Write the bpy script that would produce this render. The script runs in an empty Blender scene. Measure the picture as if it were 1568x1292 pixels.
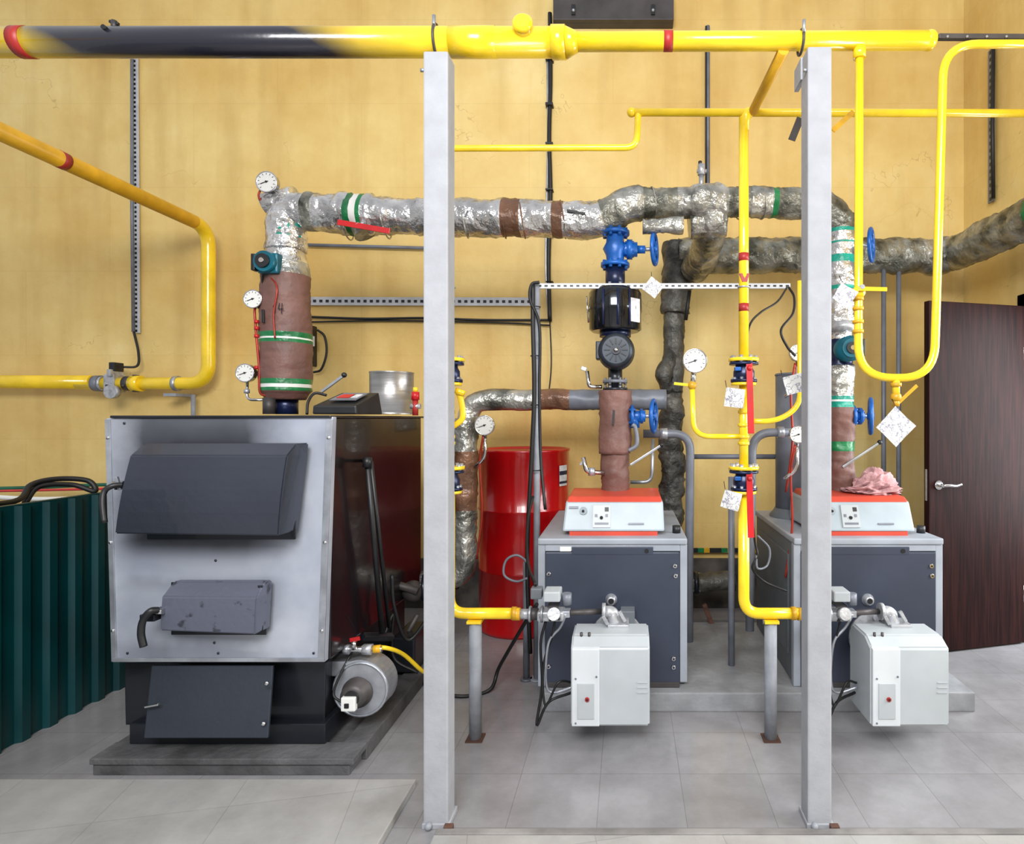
import bpy, bmesh, math, random
from mathutils import Vector, noise
random.seed(4)
scene = bpy.context.scene
scene.view_settings.view_transform = 'Standard'
scene.view_settings.look = 'None'

# ---------------------------------------------------------------- survey
# room axes: +Y goes into the room, Z up, metres.  Measured bearings + a metric depth
# are turned into room coordinates.
F, U0, V0, EYE = 920.0, 960.0, 640.0, 1.35
def P(u, v, y): return Vector(((u-U0)*y/F, y, EYE-(v-V0)*y/F))
def PX(u, y): return (u-U0)*y/F
def PZ(v, y): return EYE-(v-V0)*y/F
def S(px, y): return px*y/F

# ---------------------------------------------------------------- materials
def lin(c):
    o = []
    for x in c:
        x = max(0, min(1, x/255))
        o.append(x/12.92 if x <= .04045 else ((x+.055)/1.055)**2.4)
    return (*o, 1)
def M(name, col, rough=.5, metal=0, var=.1, scale=5, bump=0, bscale=30, col2=None, lo=.35, hi=.65, coat=0, stretch=None, spec=.5):
    m = bpy.data.materials.new(name); m.use_nodes = True
    nt = m.node_tree; n = nt.nodes; l = nt.links
    b = n['Principled BSDF']
    b.inputs['Roughness'].default_value = rough
    b.inputs['Metallic'].default_value = metal
    b.inputs['Coat Weight'].default_value = coat
    b.inputs['Specular IOR Level'].default_value = spec
    tc = n.new('ShaderNodeTexCoord')
    src = tc.outputs['Object']
    if stretch:
        mp = n.new('ShaderNodeMapping'); mp.inputs['Scale'].default_value = stretch
        l.new(src, mp.inputs['Vector']); src = mp.outputs[0]
    nz = n.new('ShaderNodeTexNoise'); nz.inputs['Scale'].default_value = scale; nz.inputs['Detail'].default_value = 6
    l.new(src, nz.inputs['Vector'])
    r = n.new('ShaderNodeValToRGB')
    c1 = lin([x*(1-var) for x in col]); c2 = lin(col2) if col2 else lin([x*(1+var*.7) for x in col])
    r.color_ramp.elements[0].position = lo; r.color_ramp.elements[0].color = c1
    r.color_ramp.elements[1].position = hi; r.color_ramp.elements[1].color = c2
    l.new(nz.outputs['Fac'], r.inputs[0]); l.new(r.outputs[0], b.inputs['Base Color'])
    if bump:
        n2 = n.new('ShaderNodeTexNoise'); n2.inputs['Scale'].default_value = bscale; n2.inputs['Detail'].default_value = 4
        l.new(src, n2.inputs['Vector'])
        bp = n.new('ShaderNodeBump'); bp.inputs['Strength'].default_value = bump; bp.inputs['Distance'].default_value = .02
        l.new(n2.outputs['Fac'], bp.inputs['Height']); l.new(bp.outputs[0], b.inputs['Normal'])
    return m

YEL = M('yellow_gas_paint', (244, 206, 36), .24, 0, .06, 8, .05, 60, coat=.4)
YELD = M('yellow_gas_paint_aged', (206, 156, 30), .38, 0, .08, 8, .05, 60)
RED = M('red_paint', (190, 28, 32), .35, 0, .1, 8)
BAND = M('red_band_paint', (154, 38, 34), .45, 0, .12, 8)
REDT = M('red_tank_enamel', (178, 10, 16), .2, 0, .1, 3, .02, 8, coat=.4)
WHT = M('white_column_paint', (158, 160, 166), .7, 0, .03, 14, .08, 60, spec=.25)
RAILM = M('rail_pale_zinc', (190, 192, 197), .45, .1, .05, 14)
POST = M('grey_post_paint', (142, 146, 154), .55, 0, .08, 12, .1, 40)
STEEL = M('galvanised_steel', (176, 180, 188), .36, .7, .12, 10, .05, 40)
ALU = M('cast_aluminium', (176, 178, 182), .42, .5, .12, 30, .15, 60)
CHROME = M('chrome', (215, 215, 218), .15, 1, .05, 8)
STAIN = M('stainless_steel', (170, 168, 166), .34, .85, .08, 3, .05, 8, stretch=(1, 1, 14))
BLK = M('black_plastic', (24, 25, 28), .45, 0, .2, 12)
RUB = M('black_rubber_cable', (18, 18, 20), .5, 0, .2, 12)
DKST = M('dark_boiler_steel', (36, 39, 46), .35, .4, .15, 4, .05, 20, coat=.2)
SIDE = M('dark_boiler_side_panel', (28, 22, 26), .25, .2, .15, 2, .03, 4, coat=.25)
HATCH = M('hatch_blued_steel', (56, 60, 71), .3, .5, .03, 2.0, .05, 40, col2=(68, 73, 85), lo=.3, hi=.8, coat=.3)
HATCH2 = M('small_hatch_worn_paint', (60, 62, 72), .42, .2, .05, 20, .08, 50, col2=(94, 98, 113), lo=.32, hi=.40)
LOWH = M('lower_hatch_paint', (48, 54, 64), .42, .2, .03, 3, .05, 50, col2=(54, 60, 71), lo=.4, hi=.8)
FOIL = M('crumpled_foil', (206, 205, 204), .22, .88, .1, 9, 1.0, 18, col2=(236, 235, 234))
FOILD = M('dull_foil_wrap', (142, 141, 134), .3, .7, .2, 9, 1.0, 20, col2=(204, 203, 196))
GRNW = M('grey_green_wrap', (102, 104, 92), .32, .55, .28, 9, 1.0, 22, col2=(168, 167, 156))
BRN = M('brown_insulation_wrap', (114, 80, 72), .55, 0, .1, 6, .5, 14)
BRNT = M('brown_parcel_tape', (118, 84, 64), .3, .15, .18, 8, .8, 18)
TEAL = M('teal_tape', (14, 138, 118), .35, 0, .15, 8, .5, 20)
GRN = M('green_tape', (22, 116, 66), .35, 0, .15, 8, .5, 20)
WRD = M('dark_insulated_pipe', (60, 60, 58), .45, .2, .3, 9, .9, 22, col2=(98, 96, 90))
GPIPE = M('grey_pipe_paint', (112, 116, 126), .45, .1, .1, 8, .05, 30)
BLUE = M('blue_valve_paint', (20, 88, 168), .35, .1, .12, 12, .08, 40)
NAVY = M('navy_valve_paint', (26, 36, 70), .3, .3, .2, 12)
PBLK = M('pump_black_gloss', (22, 24, 30), .16, .4, .2, 6, coat=.6)
MOTOR = M('pump_motor_grey', (44, 50, 58), .35, .4, .15, 10)
TEALP = M('teal_pump_casing', (10, 92, 110), .35, .1, .12, 10)
NAVP = M('boiler_front_slate', (56, 62, 78), .42, .1, .06, 4, .03, 30)
BGREY = M('boiler_light_grey', (152, 158, 168), .45, 0, .05, 6)
BSIDE = M('boiler_side_grey', (98, 104, 110), .5, 0, .08, 5)
CTRL = M('control_panel_grey', (160, 172, 180), .4, 0, .04, 6)
ORG = M('orange_cover', (200, 72, 54), .4, 0, .06, 6)
BURN = M('burner_cover_grey', (172, 178, 182), .4, 0, .03, 5)
BURNW = M('burner_panel_white', (200, 205, 209), .35, 0, .03, 5)
WFACE = M('white_enamel', (226, 226, 222), .4, 0, .02, 5)
LABEL = M('paper_label', (206, 206, 208), .6, 0, .08, 40)
GFEN = M('green_corrugated_paint', (3, 56, 60), .32, .1, .12, 3, .03, 20)
PINK = M('pink_rag_cloth', (190, 148, 150), .95, 0, .12, 14, .3, 80, spec=.1)
CONC = M('dark_concrete_plinth', (72, 72, 74), .7, 0, .2, 5, .3, 30, col2=(98, 98, 100))
CURB = M('grey_painted_plinth', (138, 140, 144), .6, 0, .12, 6, .2, 30)
RUST = M('rusty_steel', (100, 70, 58), .7, .2, .25, 9, .3, 30)
DARKM = M('dark_grey_steel_beam', (74, 70, 70), .5, .3, .12, 8)
DKSKIRT = M('dark_skirting', (60, 58, 56), .8, 0, .3, 5, .3, 20, col2=(98, 92, 84))  # mottled dark grey-brown for the low strip along the back wall
HOSE = M('hose_green', (20, 96, 70), .4, 0, .1, 8)
COPPER = M('red_brown_capillary', (160, 48, 34), .35, .3, .12, 8)

def tag_mat():
    m = M('paper_tag_written', (222, 222, 218), .7, 0, .03, 20)
    nt = m.node_tree; n = nt.nodes; l = nt.links
    tc = n.new('ShaderNodeTexCoord'); w = n.new('ShaderNodeTexNoise'); w.inputs['Scale'].default_value = 45
    w.inputs['Detail'].default_value = 2
    l.new(tc.outputs['Object'], w.inputs['Vector'])
    r = n.new('ShaderNodeValToRGB'); cr = r.color_ramp
    cr.elements[0].position = .46; cr.elements[0].color = lin((204, 204, 203)); cr.elements[1].position = .54; cr.elements[1].color = lin((204, 204, 203))
    e = cr.elements.new(.5); e.color = lin((120, 120, 138))
    l.new(w.outputs['Fac'], r.inputs[0]); l.new(r.outputs[0], n['Principled BSDF'].inputs['Base Color'])
    return m
TAG = tag_mat()

def wall_mat():
    m = bpy.data.materials.new('yellow_plaster_wall'); m.use_nodes = True
    nt = m.node_tree; n = nt.nodes; l = nt.links; b = n['Principled BSDF']; b.inputs['Roughness'].default_value = .55
    g = n.new('ShaderNodeNewGeometry')
    n1 = n.new('ShaderNodeTexNoise'); n1.inputs['Scale'].default_value = .7; n1.inputs['Detail'].default_value = 9; n1.inputs['Roughness'].default_value = .65
    l.new(g.outputs['Position'], n1.inputs['Vector'])
    r = n.new('ShaderNodeValToRGB'); r.color_ramp.elements[0].position = .36; r.color_ramp.elements[0].color = lin((212, 174, 96))
    r.color_ramp.elements[1].position = .58; r.color_ramp.elements[1].color = lin((228, 200, 128))
    e = r.color_ramp.elements.new(.74); e.color = lin((238, 217, 158))
    l.new(n1.outputs['Fac'], r.inputs[0])
    # soft vertical run-down streaks
    mp = n.new('ShaderNodeMapping'); mp.inputs['Scale'].default_value = (3.5, 3.5, .35); l.new(g.outputs['Position'], mp.inputs['Vector'])
    ns = n.new('ShaderNodeTexNoise'); ns.inputs['Scale'].default_value = 1.4; ns.inputs['Detail'].default_value = 6; l.new(mp.outputs[0], ns.inputs['Vector'])
    rs = n.new('ShaderNodeValToRGB'); rs.color_ramp.elements[0].position = .34; rs.color_ramp.elements[0].color = (.80, .75, .66, 1); rs.color_ramp.elements[1].position = .52; rs.color_ramp.elements[1].color = (1, 1, 1, 1)
    l.new(ns.outputs['Fac'], rs.inputs[0])
    ms = n.new('ShaderNodeMixRGB'); ms.blend_type = 'MULTIPLY'; ms.inputs[0].default_value = .6; l.new(r.outputs[0], ms.inputs[1]); l.new(rs.outputs[0], ms.inputs[2])
    sx = n.new('ShaderNodeSeparateXYZ'); l.new(g.outputs['Position'], sx.inputs[0])
    cb = n.new('ShaderNodeCombineXYZ')
    ad = n.new('ShaderNodeMath'); ad.operation = 'ADD'; l.new(sx.outputs[0], ad.inputs[0]); l.new(sx.outputs[1], ad.inputs[1])
    l.new(ad.outputs[0], cb.inputs[0]); l.new(sx.outputs[2], cb.inputs[1])
    bk = n.new('ShaderNodeTexBrick'); bk.inputs['Scale'].default_value = 1; bk.inputs['Brick Width'].default_value = 1.2
    bk.inputs['Row Height'].default_value = .6; bk.inputs['Mortar Size'].default_value = .006; bk.inputs['Mortar Smooth'].default_value = 1
    bk.inputs['Color1'].default_value = (1, 1, 1, 1); bk.inputs['Color2'].default_value = (.95, .93, .9, 1); bk.inputs['Mortar'].default_value = (.84, .8, .74, 1)
    l.new(cb.outputs[0], bk.inputs['Vector'])
    mx = n.new('ShaderNodeMix'); mx.data_type = 'RGBA'; mx.blend_type = 'MULTIPLY'; mx.inputs['Factor'].default_value = .4
    l.new(ms.outputs[0], mx.inputs['A']); l.new(bk.outputs['Color'], mx.inputs['B'])
    vd = n.new('ShaderNodeTexVoronoi'); vd.feature = 'DISTANCE_TO_EDGE'; vd.inputs['Scale'].default_value = .8
    nd = n.new('ShaderNodeTexNoise'); nd.inputs['Scale'].default_value = 2.5; nd.inputs['Detail'].default_value = 4
    l.new(g.outputs['Position'], nd.inputs['Vector'])
    vm = n.new('ShaderNodeVectorMath'); vm.operation = 'ADD'; l.new(g.outputs['Position'], vm.inputs[0]); l.new(nd.outputs['Color'], vm.inputs[1])
    l.new(vm.outputs[0], vd.inputs['Vector'])
    lt = n.new('ShaderNodeMath'); lt.operation = 'LESS_THAN'; lt.inputs[1].default_value = .0016; l.new(vd.outputs['Distance'], lt.inputs[0])
    gt = n.new('ShaderNodeMath'); gt.operation = 'GREATER_THAN'; gt.inputs[1].default_value = .54; l.new(n1.outputs['Fac'], gt.inputs[0])
    mu = n.new('ShaderNodeMath'); mu.operation = 'MULTIPLY'; l.new(lt.outputs[0], mu.inputs[0]); l.new(gt.outputs[0], mu.inputs[1])
    mu2 = n.new('ShaderNodeMath'); mu2.operation = 'MULTIPLY'; mu2.inputs[1].default_value = .35; l.new(mu.outputs[0], mu2.inputs[0])
    m2 = n.new('ShaderNodeMix'); m2.data_type = 'RGBA'; m2.inputs['B'].default_value = lin((160, 124, 74))
    l.new(mu2.outputs[0], m2.inputs['Factor']); l.new(mx.outputs['Result'], m2.inputs['A'])
    l.new(m2.outputs['Result'], b.inputs['Base Color'])
    bp = n.new('ShaderNodeBump'); bp.inputs['Strength'].default_value = .3; bp.inputs['Distance'].default_value = .02
    n3 = n.new('ShaderNodeTexNoise'); n3.inputs['Scale'].default_value = 9; n3.inputs['Detail'].default_value = 8
    l.new(g.outputs['Position'], n3.inputs['Vector']); l.new(n3.outputs['Fac'], bp.inputs['Height']); l.new(bp.outputs[0], b.inputs['Normal'])
    return m
WALL = wall_mat()

def tile_mat(name, c1, c2, mortar, w, h, rough, ang=0, off=0.0):
    m = bpy.data.materials.new(name); m.use_nodes = True
    nt = m.node_tree; n = nt.nodes; l = nt.links; b = n['Principled BSDF']
    g = n.new('ShaderNodeNewGeometry'); mp = n.new('ShaderNodeMapping'); mp.inputs['Rotation'].default_value = (0, 0, ang)
    mp.inputs['Location'].default_value = (.1, .12, 0)
    l.new(g.outputs['Position'], mp.inputs['Vector'])
    bk = n.new('ShaderNodeTexBrick'); bk.offset = off; bk.inputs['Scale'].default_value = 1; bk.inputs['Brick Width'].default_value = w
    bk.inputs['Row Height'].default_value = h; bk.inputs['Mortar Size'].default_value = .0015; bk.inputs['Mortar Smooth'].default_value = .3
    bk.inputs['Color1'].default_value = lin(c1); bk.inputs['Color2'].default_value = lin(c2); bk.inputs['Mortar'].default_value = lin(mortar)
    l.new(mp.outputs[0], bk.inputs['Vector'])
    nz = n.new('ShaderNodeTexNoise'); nz.inputs['Scale'].default_value = 2.2; nz.inputs['Detail'].default_value = 10; nz.inputs['Roughness'].default_value = .7
    l.new(g.outputs['Position'], nz.inputs['Vector'])
    r = n.new('ShaderNodeValToRGB'); r.color_ramp.elements[0].position = .32; r.color_ramp.elements[0].color = (.6, .59, .58, 1)
    r.color_ramp.elements[1].position = .6; r.color_ramp.elements[1].color = (1, 1, 1, 1)
    l.new(nz.outputs['Fac'], r.inputs[0])
    mx = n.new('ShaderNodeMix'); mx.data_type = 'RGBA'; mx.blend_type = 'MULTIPLY'; mx.inputs['Factor'].default_value = .8
    l.new(bk.outputs['Color'], mx.inputs['A']); l.new(r.outputs[0], mx.inputs['B']); l.new(mx.outputs['Result'], b.inputs['Base Color'])
    b.inputs['Roughness'].default_value = rough
    bp = n.new('ShaderNodeBump'); bp.inputs['Strength'].default_value = .2; bp.inputs['Distance'].default_value = .003; bp.invert = True
    l.new(bk.outputs['Fac'], bp.inputs['Height']); l.new(bp.outputs[0], b.inputs['Normal'])
    return m
FLOOR = tile_mat('grey_floor_tile', (148, 147, 150), (142, 141, 144), (124, 122, 124), .3, .3, .2)
SLAB = tile_mat('pale_floor_tile', (172, 170, 168), (166, 165, 163), (148, 146, 144), .4, .4, .35, math.radians(-12))
DCONC = M('worn_floor_screed', (132, 129, 127), .6, 0, .18, 5, .2, 30)

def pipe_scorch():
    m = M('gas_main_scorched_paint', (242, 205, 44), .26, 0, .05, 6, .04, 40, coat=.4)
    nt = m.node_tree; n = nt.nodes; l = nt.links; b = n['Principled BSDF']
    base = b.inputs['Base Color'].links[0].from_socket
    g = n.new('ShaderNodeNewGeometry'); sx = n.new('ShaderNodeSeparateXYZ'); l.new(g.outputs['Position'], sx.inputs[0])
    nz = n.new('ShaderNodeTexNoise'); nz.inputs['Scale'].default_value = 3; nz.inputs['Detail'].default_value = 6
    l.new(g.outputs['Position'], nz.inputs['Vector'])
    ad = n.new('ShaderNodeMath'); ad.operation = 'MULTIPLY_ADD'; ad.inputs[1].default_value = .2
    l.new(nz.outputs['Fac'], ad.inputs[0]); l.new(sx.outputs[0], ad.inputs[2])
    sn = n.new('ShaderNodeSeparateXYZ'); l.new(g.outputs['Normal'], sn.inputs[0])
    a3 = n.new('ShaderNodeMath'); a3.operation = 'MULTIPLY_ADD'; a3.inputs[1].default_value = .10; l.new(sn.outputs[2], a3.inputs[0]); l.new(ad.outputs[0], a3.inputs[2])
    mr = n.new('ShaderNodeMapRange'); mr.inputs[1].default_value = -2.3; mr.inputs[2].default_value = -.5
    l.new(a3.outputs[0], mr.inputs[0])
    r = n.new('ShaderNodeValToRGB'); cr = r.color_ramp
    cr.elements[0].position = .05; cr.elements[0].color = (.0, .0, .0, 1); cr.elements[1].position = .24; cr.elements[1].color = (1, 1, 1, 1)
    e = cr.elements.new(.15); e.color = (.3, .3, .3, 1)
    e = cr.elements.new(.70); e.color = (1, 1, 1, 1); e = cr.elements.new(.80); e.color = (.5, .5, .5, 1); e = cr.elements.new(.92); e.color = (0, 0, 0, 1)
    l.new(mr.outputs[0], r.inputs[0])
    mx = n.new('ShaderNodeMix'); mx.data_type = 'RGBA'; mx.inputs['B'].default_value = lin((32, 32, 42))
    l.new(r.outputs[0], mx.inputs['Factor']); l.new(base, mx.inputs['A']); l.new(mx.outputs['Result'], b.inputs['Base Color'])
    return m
SCORCH = pipe_scorch()

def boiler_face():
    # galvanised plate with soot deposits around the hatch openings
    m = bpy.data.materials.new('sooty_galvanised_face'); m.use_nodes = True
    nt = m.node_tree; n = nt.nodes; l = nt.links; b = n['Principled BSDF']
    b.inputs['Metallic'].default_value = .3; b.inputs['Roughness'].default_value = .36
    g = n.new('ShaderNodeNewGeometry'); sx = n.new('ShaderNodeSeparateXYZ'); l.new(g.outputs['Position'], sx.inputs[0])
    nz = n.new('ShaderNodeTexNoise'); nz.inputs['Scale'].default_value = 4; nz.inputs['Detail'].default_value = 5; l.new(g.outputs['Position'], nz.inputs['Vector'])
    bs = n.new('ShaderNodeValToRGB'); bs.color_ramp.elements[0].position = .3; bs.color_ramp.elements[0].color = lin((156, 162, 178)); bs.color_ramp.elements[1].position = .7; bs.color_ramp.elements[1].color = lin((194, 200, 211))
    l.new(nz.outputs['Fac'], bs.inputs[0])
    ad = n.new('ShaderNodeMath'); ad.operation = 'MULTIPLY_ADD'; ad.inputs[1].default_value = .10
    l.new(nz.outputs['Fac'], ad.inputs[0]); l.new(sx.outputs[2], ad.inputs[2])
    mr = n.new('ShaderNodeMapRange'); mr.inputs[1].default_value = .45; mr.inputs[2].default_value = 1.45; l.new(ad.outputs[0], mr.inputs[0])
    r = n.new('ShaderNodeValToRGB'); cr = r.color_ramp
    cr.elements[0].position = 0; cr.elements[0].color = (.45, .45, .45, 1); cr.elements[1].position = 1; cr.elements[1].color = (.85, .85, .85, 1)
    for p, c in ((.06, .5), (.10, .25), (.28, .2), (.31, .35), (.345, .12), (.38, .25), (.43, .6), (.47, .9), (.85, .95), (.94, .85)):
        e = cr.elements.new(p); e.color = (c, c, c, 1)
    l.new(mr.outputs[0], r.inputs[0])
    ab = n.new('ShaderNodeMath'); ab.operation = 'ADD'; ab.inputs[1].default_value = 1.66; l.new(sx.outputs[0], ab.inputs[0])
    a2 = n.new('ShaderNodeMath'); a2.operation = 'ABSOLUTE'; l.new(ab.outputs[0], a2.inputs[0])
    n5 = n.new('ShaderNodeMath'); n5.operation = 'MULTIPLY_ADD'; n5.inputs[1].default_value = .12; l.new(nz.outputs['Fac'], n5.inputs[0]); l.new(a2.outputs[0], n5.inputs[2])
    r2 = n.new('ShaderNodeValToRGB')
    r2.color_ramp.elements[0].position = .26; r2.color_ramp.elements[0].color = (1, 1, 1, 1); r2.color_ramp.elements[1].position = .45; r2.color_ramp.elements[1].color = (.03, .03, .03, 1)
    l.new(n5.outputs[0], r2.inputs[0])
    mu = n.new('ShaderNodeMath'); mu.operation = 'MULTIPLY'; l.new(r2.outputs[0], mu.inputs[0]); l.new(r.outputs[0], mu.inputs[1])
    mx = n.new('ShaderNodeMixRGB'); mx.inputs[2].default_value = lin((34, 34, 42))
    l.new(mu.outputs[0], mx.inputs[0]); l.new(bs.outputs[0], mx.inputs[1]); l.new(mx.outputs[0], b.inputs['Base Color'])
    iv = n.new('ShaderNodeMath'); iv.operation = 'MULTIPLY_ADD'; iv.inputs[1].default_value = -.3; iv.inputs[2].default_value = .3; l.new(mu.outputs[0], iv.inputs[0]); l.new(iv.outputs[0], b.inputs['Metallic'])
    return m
FACE = boiler_face()
DOORM = M('dark_wenge_door', (32, 13, 13), .55, 0, .25, 6, .05, 20, col2=(46, 21, 19), stretch=(14, 14, .6), spec=.12)

# ---------------------------------------------------------------- mesh builder
def basis(a):
    a = Vector(a).normalized()
    h = Vector((0, 0, 1)) if abs(a.z) < .9 else Vector((1, 0, 0))
    x = a.cross(h).normalized(); y = a.cross(x).normalized()
    return a, x, y
def fillet(pts, r, n=6):
    pts = [Vector(p) for p in pts]; out = [pts[0]]
    for i in range(1, len(pts)-1):
        p = pts[i]; a = pts[i-1]-p; b = pts[i+1]-p
        d = min(r, a.length*.49, b.length*.49)
        A = p+a.normalized()*d; Bq = p+b.normalized()*d
        for k in range(n+1):
            t = k/n; out.append(A*(1-t)**2+p*2*t*(1-t)+Bq*t*t)
    out.append(pts[-1]); return out
def resample(pts, step):
    out = [pts[0]]
    for a, b in zip(pts, pts[1:]):
        L = (b-a).length; k = max(1, int(round(L/step)))
        for i in range(1, k+1): out.append(a.lerp(b, i/k))
    return out
def spline(pts, n=8):
    pts = [Vector(p) for p in pts]
    q = [pts[0]*2-pts[1]]+pts+[pts[-1]*2-pts[-2]]; out = []
    for i in range(1, len(q)-2):
        a, b, c, d = q[i-1:i+3]
        for k in range(n):
            t = k/n
            out.append(.5*((2*b)+(c-a)*t+(2*a-5*b+4*c-d)*t*t+(3*b-a-3*c+d)*t**3))
    out.append(pts[-1]); return out

class B:
    def __init__(s, name): s.n = name; s.v = []; s.f = []; s.m = []; s.s = []; s.mats = []
    def mi(s, mat):
        if mat not in s.mats: s.mats.append(mat)
        return s.mats.index(mat)
    def add(s, vs, fs, mat, smooth=False):
        o = len(s.v); s.v += [Vector(v) for v in vs]
        for i, f in enumerate(fs):
            s.f.append(tuple(o+k for k in f))
            s.m.append(s.mi(mat[i] if isinstance(mat, list) else mat))
            s.s.append(smooth[i] if isinstance(smooth, list) else smooth)
    def bm(s, bm, mat, smooth=False):
        bm.verts.index_update()
        s.add([v.co.copy() for v in bm.verts], [[v.index for v in f.verts] for f in bm.faces], mat, smooth); bm.free()
    def hexa(s, pts, mat, bev=0):
        bm = bmesh.new(); vs = [bm.verts.new(p) for p in pts]
        for f in ((0, 1, 2, 3), (7, 6, 5, 4), (0, 4, 5, 1), (1, 5, 6, 2), (2, 6, 7, 3), (3, 7, 4, 0)): bm.faces.new([vs[i] for i in f])
        bmesh.ops.recalc_face_normals(bm, faces=bm.faces)
        if bev: bmesh.ops.bevel(bm, geom=list(bm.edges), offset=bev, segments=2, affect='EDGES', profile=.6)
        s.bm(bm, mat)
    def box(s, a, b, mat, bev=0):
        x0, x1 = sorted((a[0], b[0])); y0, y1 = sorted((a[1], b[1])); z0, z1 = sorted((a[2], b[2]))
        s.hexa([(x0, y0, z0), (x1, y0, z0), (x1, y0, z1), (x0, y0, z1), (x0, y1, z0), (x1, y1, z0), (x1, y1, z1), (x0, y1, z1)], mat, bev)
    def bar(s, p, q, w, t, mat, up=(0, 1, 0)):
        p = Vector(p); q = Vector(q); a = (q-p).normalized(); n = Vector(up); n = (n-a*n.dot(a)).normalized(); x = a.cross(n)
        c = []
        for e in (p, q): c += [e-x*w/2-n*t/2, e+x*w/2-n*t/2, e+x*w/2+n*t/2, e-x*w/2+n*t/2]
        s.hexa(c, mat, min(w, t)*.2)
    def tube(s, path, r, mat, seg=12, caps=True, amp=0, seed=0, freq=9):
        path = [Vector(p) for p in path]; n = len(path); vs = []; fs = []; ms = []; sm = []
        T = []
        for i in range(n):
            a = path[max(i-1, 0)]; b = path[min(i+1, n-1)]; d = b-a
            T.append(d.normalized() if d.length > 1e-9 else Vector((0, 0, 1)))
        _, x, _ = basis(T[0]); dist = 0
        for i in range(n):
            if i: dist += (path[i]-path[i-1]).length
            x = (x-T[i]*x.dot(T[i])).normalized(); y = T[i].cross(x)
            rr = r(path[i], dist) if callable(r) else r
            for k in range(seg):
                t = 2*math.pi*k/seg; d = x*math.cos(t)+y*math.sin(t); q = path[i]+d*rr
                if amp: q += d*amp*(noise.noise(q*freq+Vector((seed, 0, 0)))+.7*(.5-abs(noise.noise(q*freq*2.6+Vector((0, seed, 3))))*2))
                vs.append(q)
        for i in range(n-1):
            mm = mat((path[i]+path[i+1])/2) if callable(mat) else mat
            for k in range(seg):
                k2 = (k+1) % seg; fs.append((i*seg+k, i*seg+k2, (i+1)*seg+k2, (i+1)*seg+k)); ms.append(mm); sm.append(True)
        if caps:
            fs.append(tuple(range(seg))[::-1]); ms.append(ms[0]); sm.append(False)
            fs.append(tuple((n-1)*seg+k for k in range(seg))); ms.append(ms[-2] if len(ms) > 1 else ms[0]); sm.append(False)
        s.add(vs, fs, ms, sm)
    def cyl(s, p, q, r, mat, r2=None, seg=20):
        r2 = r if r2 is None else r2; p = Vector(p); q = Vector(q); a, x, y = basis(q-p); vs = []
        for e, rr in ((p, r), (q, r2)):
            for k in range(seg):
                t = 2*math.pi*k/seg; vs.append(e+(x*math.cos(t)+y*math.sin(t))*rr)
        fs = [(k, (k+1) % seg, seg+(k+1) % seg, seg+k) for k in range(seg)]
        s.add(vs, fs+[tuple(range(seg))[::-1], tuple(range(seg, 2*seg))], mat, [True]*seg+[False, False])
    def lathe(s, o, axis, prof, mat, seg=24):
        o = Vector(o); a, x, y = basis(axis); vs = []; n = len(prof)
        for t, r in prof:
            for k in range(seg):
                th = 2*math.pi*k/seg; vs.append(o+a*t+(x*math.cos(th)+y*math.sin(th))*max(r, 1e-4))
        fs = []
        for i in range(n-1):
            for k in range(seg): fs.append((i*seg+k, i*seg+(k+1) % seg, (i+1)*seg+(k+1) % seg, (i+1)*seg+k))
        s.add(vs, fs, mat, True)
        s.add([v for v in vs[:seg]], [tuple(range(seg))[::-1]], mat); s.add([v for v in vs[-seg:]], [tuple(range(seg))], mat)
    def sph(s, c, r, mat, sc=(1, 1, 1), seg=16):
        bm = bmesh.new(); bmesh.ops.create_uvsphere(bm, u_segments=seg, v_segments=seg//2+2, radius=r)
        for v in bm.verts: v.co = Vector((v.co.x*sc[0], v.co.y*sc[1], v.co.z*sc[2]))+Vector(c)
        s.bm(bm, mat, True)
    def torus(s, c, axis, R, r, mat, seg=28, rs=8):
        c = Vector(c); a, x, y = basis(axis); vs = []; fs = []
        for i in range(seg):
            t = 2*math.pi*i/seg; d = x*math.cos(t)+y*math.sin(t)
            for k in range(rs):
                p = 2*math.pi*k/rs; vs.append(c+d*(R+r*math.cos(p))+a*r*math.sin(p))
        for i in range(seg):
            for k in range(rs): fs.append((i*rs+k, ((i+1) % seg)*rs+k, ((i+1) % seg)*rs+(k+1) % rs, i*rs+(k+1) % rs))
        s.add(vs, fs, mat, True)
    def flange(s, c, axis, r, th, mat, bolts=6, bm=None):
        c = Vector(c); a, x, y = basis(axis); s.cyl(c-a*th/2, c+a*th/2, r, mat, seg=28)
        for k in range(bolts):
            t = 2*math.pi*(k+.5)/bolts; q = c+(x*math.cos(t)+y*math.sin(t))*r*.8
            s.cyl(q-a*(th/2+r*.16), q+a*(th/2+r*.16), r*.13, bm or STEEL, seg=6)
    def wheel(s, c, axis, R, mat, stem=None):
        c = Vector(c); a, x, y = basis(axis); s.torus(c, axis, R, R*.13, mat)
        s.cyl(c-a*R*.2, c+a*R*.2, R*.22, mat)
        for k in range(5):
            t = 2*math.pi*k/5+.3; d = x*math.cos(t)+y*math.sin(t); s.tube([c+d*R*.15, c+d*R], R*.09, mat, 6)
        if stem is not None: s.cyl(stem, c, R*.13, STEEL, seg=10)
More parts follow.
